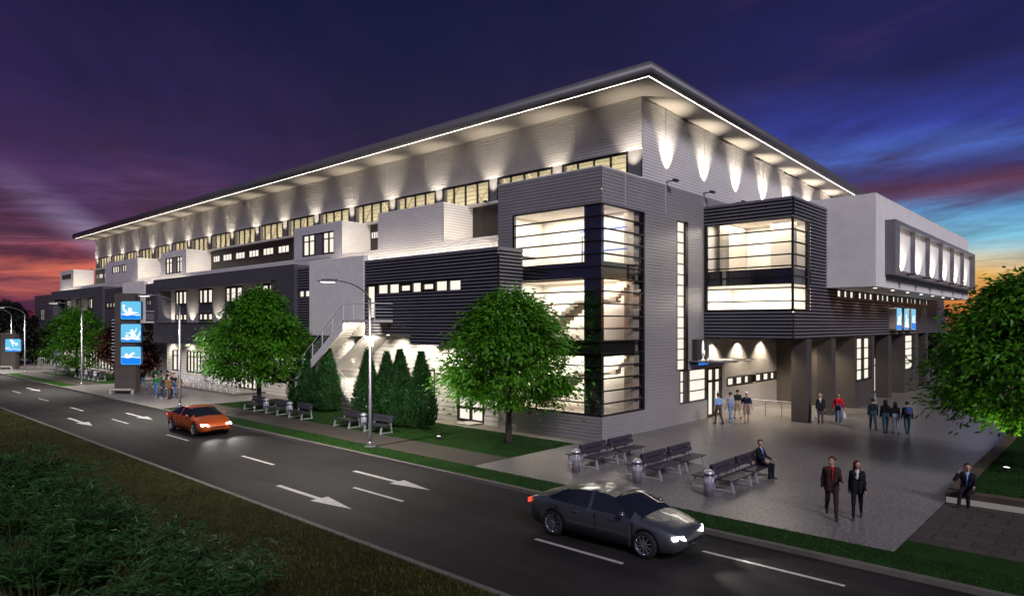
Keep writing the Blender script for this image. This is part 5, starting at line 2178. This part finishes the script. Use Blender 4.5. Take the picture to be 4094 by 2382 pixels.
def person(label, loc, heading, cols, H=1.76, lh=0, rh=0, lk=0, rk=0, ls=0, rs=0, le=10, re=10, la=7, ra=7, sit=0.0, turn=0, lean=0, female=False, jacket=False,
           hair='short', tie=None, shirt=None, vox=.016, cap=None, lfore=None, rfore=None, group=None, longsleeve=True, shorts=False, bald=False):
    """facing +Y locally; returns the body object. cols: top, bottom, shoe materials"""
    top, bottom, shoe = cols
    tags = ['skin', 'top', 'bottom', 'shoe', 'tie', 'shirt', 'eye', 'lip']
    k = H / 1.76
    caps = []

    def cp(a, b, ra_, rb_, tg, sm=.035):
        caps.append((np.array(a, float), np.array(b, float), ra_, rb_, tg, sm))
    hipz = .93
    fw = .93 if female else 1.0
    hp = {s: np.array([s * .088 * fw, 0, hipz]) for s in (-1, 1)}
    dn = np.array([0, 0, -1.0])
    feet = []
    for s, hh, kk_ in ((-1, lh, lk), (1, rh, rk)):
        th_ = rotv(dn, hh)
        th_[0] += s * .03
        kn = hp[s] + th_ * .43
        sk = rotv(dn, hh - kk_)
        an = kn + sk * .42
        cp(hp[s], kn, .088, .060, 'bottom')
        if shorts:
            cp(hp[s], hp[s] + (kn - hp[s]) * .8, .098, .085, 'bottom')
            cp(kn - th_ * .05, an, .05, .036, 'skin')
        else:
            cp(kn, an, .062 if not female else .055, .050 if not female else .042, 'bottom')
        fa = rotv(np.array([0, 1.0, 0]), max(-35, min(25, (hh - kk_) * .55)))
        toe = an + fa * .17 + np.array([0, 0, -.055])
        heel = an - fa * .05 + np.array([0, 0, -.045])
        cp(heel, toe, .040, .032, 'shoe', .015)
        feet.append(min(heel[2] - .042, toe[2] - .034))

    def up(p):
        q = rotv(np.array(p, float) - np.array([0, 0, hipz]), lean)
        return q + np.array([0, 0, hipz])
    sw = .165 * (.88 if female else 1.0)
    tr = .115 * (.9 if female else 1.0)
    for s in (-1, 1):
        cp(up((s * .075 * fw, -.0, .97)), up((s * .07, .0, 1.14)), .112, .100 * (.88 if female else 1), 'bottom' if not jacket else 'top')
        cp(up((s * .065, .0, 1.12)), up((s * .095, .005, 1.34)), .100 * (.9 if female else 1), tr, 'top')
        if jacket:
            cp(up((s * .075, 0, .86)), up((s * .075, .0, 1.1)), .118, .108, 'top')
    for s in (-1, 1):
        cp(up((0, -.01, 1.445)), up((s * (sw - .005), -.01, 1.395)), .062, .060, 'top', .045)
    cp(up((0, .0, 1.43)), up((0, .015, 1.56)), .055, .05, 'skin', .03)
    if female:
        for s in (-1, 1):
            cp(up((s * .075, .075, 1.27)), up((s * .075, .08, 1.26)), .062, .06, 'top')
    # head
    hd = up((0, .03, 1.645))
    tc_, ts_ = math.cos(R(turn)), math.sin(R(turn))

    def hv(x, y, z):
        return hd + np.array([x * tc_ - y * ts_, x * ts_ + y * tc_, z])
    cp(hv(0, -.015, .03), hv(0, -.005, .035), .094, .094, 'skin', .02)
    cp(hv(0, .03, -.05), hv(0, .045, -.072), .062, .045, 'skin', .03)
    cp(hv(0, .088, .0), hv(0, .106, -.022), .012, .017, 'skin', .012)
    for s in (-1, 1):
        cp(hv(s * .090, -.01, .0), hv(s * .093, -.012, -.03), .018, .014, 'skin', .008)
        cp(hv(s * .034, .086, .012), hv(s * .040, .084, .012), .0055, .0055, 'eye', .001)
    cp(hv(-.02, .084, -.055), hv(.02, .084, -.055), .0095, .0095, 'lip', .002)
    # arms and hands
    hands = {}
    for s, sh_, el_, ab, fore in ((-1, ls, le, la, lfore), (1, rs, re, ra, rfore)):
        S0 = up((s * (sw + .015), -.01, 1.40))
        ua = rotv(np.array([s * math.sin(R(ab)), 0, -math.cos(R(ab))]), sh_ + lean)
        E_ = S0 + ua * .29
        if fore is not None:
            fa = np.array(fore, float)
            fa /= np.linalg.norm(fa)
        else:
            fa = rotv(np.array([s * math.sin(R(ab * .5)), 0, -math.cos(R(ab * .5))]), sh_ + el_ + lean)
        W = E_ + fa * .25
        cp(S0, E_, .058, .046, 'top')
        if longsleeve:
            cp(E_, E_ + fa * .225, .046, .036, 'top')
        else:
            cp(E_, W, .040, .028, 'skin')
        cp(E_ + fa * .16, W, .030, .027, 'skin', .02)
        side = np.cross(fa, np.array([1.0, 0, 0]) if abs(fa[0]) < .9 else np.array([0, 1.0, 0]))
        side /= np.linalg.norm(side)
        nrm = np.cross(fa, side)
        pm = W + fa * .075
        cp(W, pm, .028, .030, 'skin', .015)
        cp(W + side * .018, pm + side * .024, .022, .020, 'skin', .012)
        cp(W - side * .015, pm - side * .022, .020, .018, 'skin', .012)
        for i, (o_, l1) in enumerate(((.030, .075), (.010, .085), (-.011, .08), (-.031, .06))):
            b_ = pm + side * o_
            m1 = b_ + fa * l1 * .5 + nrm * .008
            m2 = m1 + fa * l1 * .42 + nrm * .03
            cp(b_, m1, .0095, .0088, 'skin', .004)
            cp(m1, m2, .0088, .0075, 'skin', .004)
        tb_ = W + fa * .02 + side * .034
        t1 = tb_ + side * .026 + fa * .035
        cp(tb_, t1, .012, .0105, 'skin', .006)
        cp(t1, t1 + fa * .032 + side * .004, .0105, .009, 'skin', .004)
        hands[s] = W + fa * .12
    if shirt:
        cp(up((0, .098, 1.42)), up((0, .115, 1.24)), .035, .02, 'shirt', .01)
        cp(up((0, .045, 1.45)), up((0, .07, 1.42)), .042, .042, 'shirt', .01)
    if tie:
        cp(up((0, .128, 1.41)), up((0, .135, 1.12)), .013, .018, 'tie', .004)
    A = np.array([c[0] for c in caps])
    Bq = np.array([c[1] for c in caps])
    rad = max(max(c[2], c[3]) for c in caps)
    lo = np.minimum(A.min(0), Bq.min(0)) - .13
    hi = np.maximum(A.max(0), Bq.max(0)) + .13
    dims = np.ceil((hi - lo) / vox).astype(int) + 1
    gx, gy, gz = (lo[i] + vox * np.arange(dims[i]) for i in range(3))
    D = np.full(dims, .2)

    def cdist(P, c):
        a, b, r0, r1 = c[:4]
        ab = b - a
        l2 = ab @ ab
        d_ = P - a
        tt = np.clip((d_ @ ab) / l2, 0, 1) if l2 > 1e-9 else np.zeros(P.shape[:-1])
        return np.linalg.norm(d_ - tt[..., None] * ab, axis=-1) - (r0 + (r1 - r0) * tt)
    for c in caps:
        r = max(c[2], c[3]) + .10
        l_ = np.minimum(c[0], c[1]) - r
        h_ = np.maximum(c[0], c[1]) + r
        i0 = np.maximum(0, ((l_ - lo) / vox).astype(int))
        i1 = np.minimum(dims, ((h_ - lo) / vox).astype(int) + 2)
        P = np.stack(np.meshgrid(gx[i0[0]:i1[0]], gy[i0[1]:i1[1]], gz[i0[2]:i1[2]], indexing='ij'), -1)
        d_ = cdist(P, c)
        old = D[i0[0]:i1[0], i0[1]:i1[1], i0[2]:i1[2]]
        sm = c[5]
        hh = np.clip(.5 + .5 * (old - d_) / sm, 0, 1)
        D[i0[0]:i1[0], i0[1]:i1[1], i0[2]:i1[2]] = old + (d_ - old) * hh - sm * hh * (1 - hh)
    V, F = surface_net(D, lo, vox)
    fc = V[F].mean(1)
    best = np.full(len(fc), 9.0)
    bt = np.zeros(len(fc), int)
    for c in caps:
        d_ = cdist(fc, c)
        ti = tags.index(c[4])
        if ti in (4, 5):
            d_ = d_ - .006
        elif ti in (6, 7):
            d_ = d_ - .0025
        m_ = d_ < best
        best[m_] = d_[m_]
        bt[m_] = ti
    dz_ = -min(feet) if not sit else -hipz + sit + .085
    V = V + np.array([0, 0, dz_])
    V = V * k
    me = bpy.data.meshes.new('person')
    me.from_pydata(V.tolist(), [], F.tolist())
    for m_ in (SKIN, top, bottom, shoe, tie or top, shirt or top, HAIRD, mat('lips', (.30, .11, .09), .5, 0, .4, 0)):
        me.materials.append(m_)
    me.polygons.foreach_set('material_index', bt.astype(np.int32))
    me.polygons.foreach_set('use_smooth', [True] * len(F))
    me.update()
    o = bpy.data.objects.new('person', me)
    COL.objects.link(o)
    o.location = loc
    o.rotation_euler = (0, 0, heading)
    tag(o, label, 'person', group)
    # hair
    if not bald:
        hm = cap or HAIRD
        if isinstance(hair, tuple):
            hm = hair[1]
        st = hair[0] if isinstance(hair, tuple) else hair
        mb = MB()
        n, mrow = 18, 9
        ce = hv(0, -.018, .032) + np.array([0, 0, dz_])
        rows_ = []
        for i in range(mrow + 1):
            pol = math.pi * (.0 + .62 * i / mrow)
            row = []
            for j in range(n):
                az = 2 * math.pi * j / n
                x, y = math.sin(az), math.cos(az)          # y>0 is the face side
                lim = 1.0 if y < .15 else max(.50, 1 - .62 * (y - .15))
                pp = pol * lim
                ext = 0.0
                if st == 'long' and y < .45 and i == mrow:
                    ext = .17
                if st == 'long' and y < .45 and i == mrow - 1:
                    ext = .06
                rr = .1065 if st != 'cap' else .112
                px_, py_, pz_ = rr * math.sin(pp) * x * .98, rr * math.sin(pp) * y * 1.06, rr * math.cos(pp) - ext
                row.append((ce + np.array([px_ * tc_ - py_ * ts_, px_ * ts_ + py_ * tc_, pz_])) * k)
            rows_.append(row)
        for i in range(mrow):
            for j in range(n):
                j2 = (j + 1) % n
                mb.face([rows_[i][j], rows_[i + 1][j], rows_[i + 1][j2], rows_[i][j2]])
        mb.face([rows_[mrow][j] for j in range(n)][::-1])
        h_ = mb.build('cap' if cap else 'hair', hm, o, True)
        weld(h_)
    o['_hl'] = 0
    del o['_hl']
    return o, {s: (Vector(hands[s]) + Vector((0, 0, dz_))) * k for s in hands}


def world_of(o, p):
    return Matrix.Translation(o.location) @ Matrix.Rotation(o.rotation_euler.z, 4, 'Z') @ p


def head_to(dx_, dy_):
    return math.atan2(dy_, dx_) - math.pi / 2


CAMD = head_to(-27.59 + 6, -19.25 + 13)
AWAY = CAMD + math.pi
c_brown = cloth('brown_suit', (.040, .020, .016))
c_black = cloth('black_suit', (.010, .010, .014))
c_navy = cloth('navy_cloth', (.012, .018, .04))
c_char = cloth('charcoal_cloth', (.018, .022, .024))
c_lblue = cloth('light_blue_shirt', (.28, .44, .70))
c_grey = cloth('grey_shirt', (.30, .33, .42))
c_khaki = cloth('khaki_cloth', (.32, .24, .17))
c_brownt = cloth('brown_trousers', (.10, .075, .055))
c_jean = cloth('blue_jeans', (.055, .12, .26))
c_ljean = cloth('light_jeans', (.16, .28, .45))
c_djean = cloth('dark_jeans', (.02, .04, .085))
c_teal = cloth('teal_jeans', (.035, .085, .11))
c_red = cloth('red_jacket', (.60, .012, .02))
c_green = cloth('green_jacket', (.015, .11, .035))
c_white = cloth('white_shirt', (.62, .60, .58))
c_tie = cloth('red_tie', (.32, .015, .02))
c_btie = cloth('blue_tie', (.05, .09, .22))
c_shirtb = cloth('pale_blue_shirt', (.25, .36, .62))
c_brcoat = cloth('brown_coat', (.12, .07, .03))
s_black = mat('black_shoe', (.01, .01, .01), .4, 0, .5, 0)
s_white = mat('white_shoe', (.55, .55, .53), .6, 0, .3, 0)
h_red = mat('auburn_hair', (.075, .018, .014), .5, 0, .4, .1, 8)
h_brown = mat('brown_hair', (.05, .028, .016), .6, 0, .4, .1, 8)
h_grey = mat('grey_hair', (.25, .24, .24), .7, 0, .3, .1, 8)

# walking couple in the foreground
o, hs_ = person('man in a brown suit and red tie walking towards the camera on the plaza', (-6.30, -12.70, .004), CAMD + .1, (c_brown, c_brown, s_black), 1.86, 18, -16, 4, 28, 20, -8, 78, 12, 9, 10,
                turn=-35, jacket=True, hair=('short', h_brown), tie=c_tie, shirt=c_tie, vox=.0125)
person('woman in a black trouser suit with auburn hair walking beside the brown suited man', (-5.86, -13.28, .004), CAMD - .05, (c_black, c_black, s_black), 1.74, -12, 15, 22, 4, 10, -10, 10, 12, 8, 8,
       turn=38, jacket=True, female=True, hair=('long', h_red), shirt=c_white, vox=.0125)
# seated men
person('man in a black suit sitting on the end bench, looking over his shoulder', (-2.30, -8.92, .004), head_to(-.15, -1), (c_black, c_black, s_black), 1.78, 82, 78, 82, 80, 22, 20, 42, 46, 8, 6,
       sit=.455, turn=-52, jacket=True, tie=c_btie, shirt=c_shirtb, vox=.0125, lean=4)
person('man in a dark suit sitting on the planter wall, hand to his face', (-1.78, -15.42, .004), head_to(-1, .05), (c_black, c_black, s_black), 1.78, 80, 93, 84, 66, 22, 48, 55, 120, 8, 26,
       sit=.385, turn=22, jacket=True, tie=c_btie, shirt=c_shirtb, vox=.0125, rfore=(-.42, .02, 1), lean=4)
# four by the lobby door, seen from behind
D1 = head_to(.55, .85)
person('man in a light blue shirt, leftmost of four by the lobby door', (9.2, -1.75, .004), D1, (c_lblue, c_brownt, s_black), 1.80, 12, -12, 3, 18, -8, 10, 12, 16, 14, 14, hair=('short', h_brown), longsleeve=False)
person('person in grey shirt and pale jeans, second of four by the lobby door', (10.45, -1.9, .004), D1 + .2, (c_grey, c_ljean, s_white), 1.77, -10, 12, 18, 3, 6, -8, 14, 12, 10, 10, hair=('short', h_brown), longsleeve=False)
person('man in black top and khaki shorts, third of four by the lobby door', (12.1, -1.6, .004), D1 - .2, (c_black, c_khaki, s_black), 1.78, 14, -12, 4, 20, -10, 10, 16, 14, 12, 12, shorts=True, longsleeve=False)
person('man in navy shirt and white cap, rightmost of four by the lobby door', (10.75, -2.75, .004), D1 + 2.6, (c_navy, c_khaki, s_black), 1.80, -10, 14, 16, 3, 8, -10, 18, 12, 16, 18, cap=c_white, hair='cap', shorts=True, longsleeve=False)
# two shoppers by the first column
CM2 = head_to(-41.5, -13)
o, hs1 = person('older man in a dark jacket and pale shirt beside the first column', (13.3, -6.05, .004), CM2, (c_char, c_brownt, s_black), 1.74, 5, -5, 2, 8, 4, -4, 8, 10, 8, 8, jacket=True, hair=('short', h_grey), shirt=c_white)
bag_m = mat('white_plastic_bag', (.62, .62, .64), .45, 0, .4, .1, 6)


def bag(label, p, name='shopping_bag', m=bag_m):
    mb = MB()
    mb.lathe([(0, -.46), (.13, -.46), (.17, -.36), (.15, -.2), (.07, -.08), (.03, .0), (.045, .03)], 12)
    mb.M = None
    o = mb.build(name, m, None, True)
    for v in o.data.vertices:
        v.co.y *= .6
    o.location = p
    return tag(o, label, 'bag')


bag('pale bag in the right hand of the older man beside the first column', world_of(o, hs1[1]) + Vector((0, 0, -.02)), m=mat('pale_blue_bag', (.35, .42, .45), .4, 0, .4, .1, 6))
o, hs1 = person('person in a bright red jacket and jeans walking by the columns', (13.9, -6.85, .004), CM2, (c_red, c_jean, s_white), 1.78, 10, -10, 3, 14, 4, -5, 10, 14, 14, 14, hair=('short', h_brown))
bag('white shopping bag held by the person in the red jacket', world_of(o, hs1[-1]) + Vector((0, 0, -.02)))
mb = MB()
mb.M = Matrix.Translation((0, .17, 1.0))
mb.lathe([(0, -.14), (.10, -.13), (.12, 0), (.08, .10), (0, .11)], 12)
b_ = mb.build('shoulder_bag', c_black, None, True)
b_.location = o.location
b_.rotation_euler = o.rotation_euler
tag(b_, 'black shoulder bag in front of the person in the red jacket', 'bag')
# four students
ST = head_to(1, .35)
person('student in a grey top and blue jeans, leftmost of the four walking away', (12.6, -9.0, .004), ST, (c_char, c_teal, s_black), 1.78, 22, -20, 5, 26, -10, 10, 14, 14, 8, 8)
person('tall student in black, second of the four walking away', (11.8, -9.8, .004), ST, (c_black, c_teal, s_black), 1.86, -24, 24, 26, 5, 10, -12, 14, 40, 8, 12, hair=('long', HAIRD), female=True)
person('long haired student in a black top, third and slimmest of the four', (12.3, -10.15, .004), ST + .1, (c_black, c_grey, s_black), 1.68, 10, -10, 3, 16, -8, 10, 14, 14, 8, 8, hair=('long', HAIRD), female=True)
o, _ = person('student with a blue backpack, rightmost of the four walking away', (12.3, -10.7, .004), ST, (c_black, c_teal, s_black), 1.78, -24, 22, 26, 4, 10, -10, 14, 14, 8, 8)
mb = MB()
mb.M = Matrix.Translation((.02, -.22, 1.02))
mb.lathe([(0, 0), (.15, .02), (.18, .15), (.17, .34), (.11, .45), (0, .47)], 14)
b_ = mb.build('backpack', cloth('blue_bag', (.03, .07, .22)), None, True)
b_.location = o.location
b_.rotation_euler = o.rotation_euler
tag(b_, 'round blue backpack on the rightmost student', 'bag')
mb = MB()
mb.M = Matrix.Translation((.02, -.22, 1.02))
mb.lathe([(.10, .10), (.12, .09), (.12, .22), (.1, .21)], 10, 0, (0, -.09, 0))
mb.build('pocket', cloth('red_bag', (.20, .03, .03)), b_, True)
# group by the cafe plaza
GR = head_to(-.75, -.65)
GD = 'in the group near the second street lamp'
person('bald man in black top and jeans striding alone beside the totem sign', (-5.92, 44.3, .004), head_to(-.2, 1), (c_black, c_ljean, s_black), 1.84, 24, -22, 6, 24, -18, 18, 22, 20, 8, 8, bald=True)
person('man in a green jacket walking alone behind the group by the cafe', (-4.24, 46.2, .004), head_to(.3, -1), (c_green, c_djean, s_white), 1.86, -18, 18, 24, 4, 10, -10, 20, 18, 8, 8)
person('person in a dark cap seen from behind, farthest of the lamp group', (-5.3, 40.4, .004), head_to(1, -.1), (c_char, c_djean, s_black), 1.86, 8, -8, 2, 12, 10, -5, 20, 30, 8, 8, cap=c_black, hair='cap')
person('person in a green jacket at the left front of the group by the lamp', (-7.2, 37.6, .004), GR, (c_green, c_jean, s_white), 1.84, 14, -12, 4, 18, 8, -8, 20, 20, 8, 8)
person('taller person in a green jacket in the middle of the group by the lamp', (-6.6, 37.7, .004), GR, (c_green, c_djean, s_white), 1.88, -12, 12, 16, 4, 10, -10, 30, 20, 8, 8)
person('person in a blue jacket behind the green jackets by the lamp', (-6.0, 37.9, .004), GR + .3, (cloth('royal_blue_jacket', (.02, .04, .28)), c_djean, s_black), 1.86, 8, -8, 3, 10, 5, 8, 30, 40, 8, 8)
person('person in dark jacket with bent arm, front of the lamp group', (-7.3, 35.8, .004), GR + .8, (c_char, c_djean, s_white), 1.80, 14, -12, 4, 16, 20, 10, 60, 30, 10, 8)
person('person in a long brown coat at the right front of the lamp group', (-7.2, 35.1, .004), GR + .8, (c_brcoat, c_brownt, s_black), 1.80, -8, 10, 12, 3, 5, 5, 15, 15, 8, 8, jacket=True)
person('person in a black jacket with raised arms, right back of the lamp group', (-6.4, 36.2, .004), GR + 1.0, (c_black, c_jean, s_white), 1.90, 8, -8, 3, 10, 40, 30, 80, 70, 10, 10)
person('person in a tan coat with dark hair, rightmost of the group by the lamp', (-6.3, 35.4, .004), GR + 1.2, (cloth('tan_coat', (.16, .11, .06)), c_brownt, s_black), 1.78, 6, -6, 2, 8, 20, 5, 50, 20, 8, 8, jacket=True, hair=('long', HAIRD))
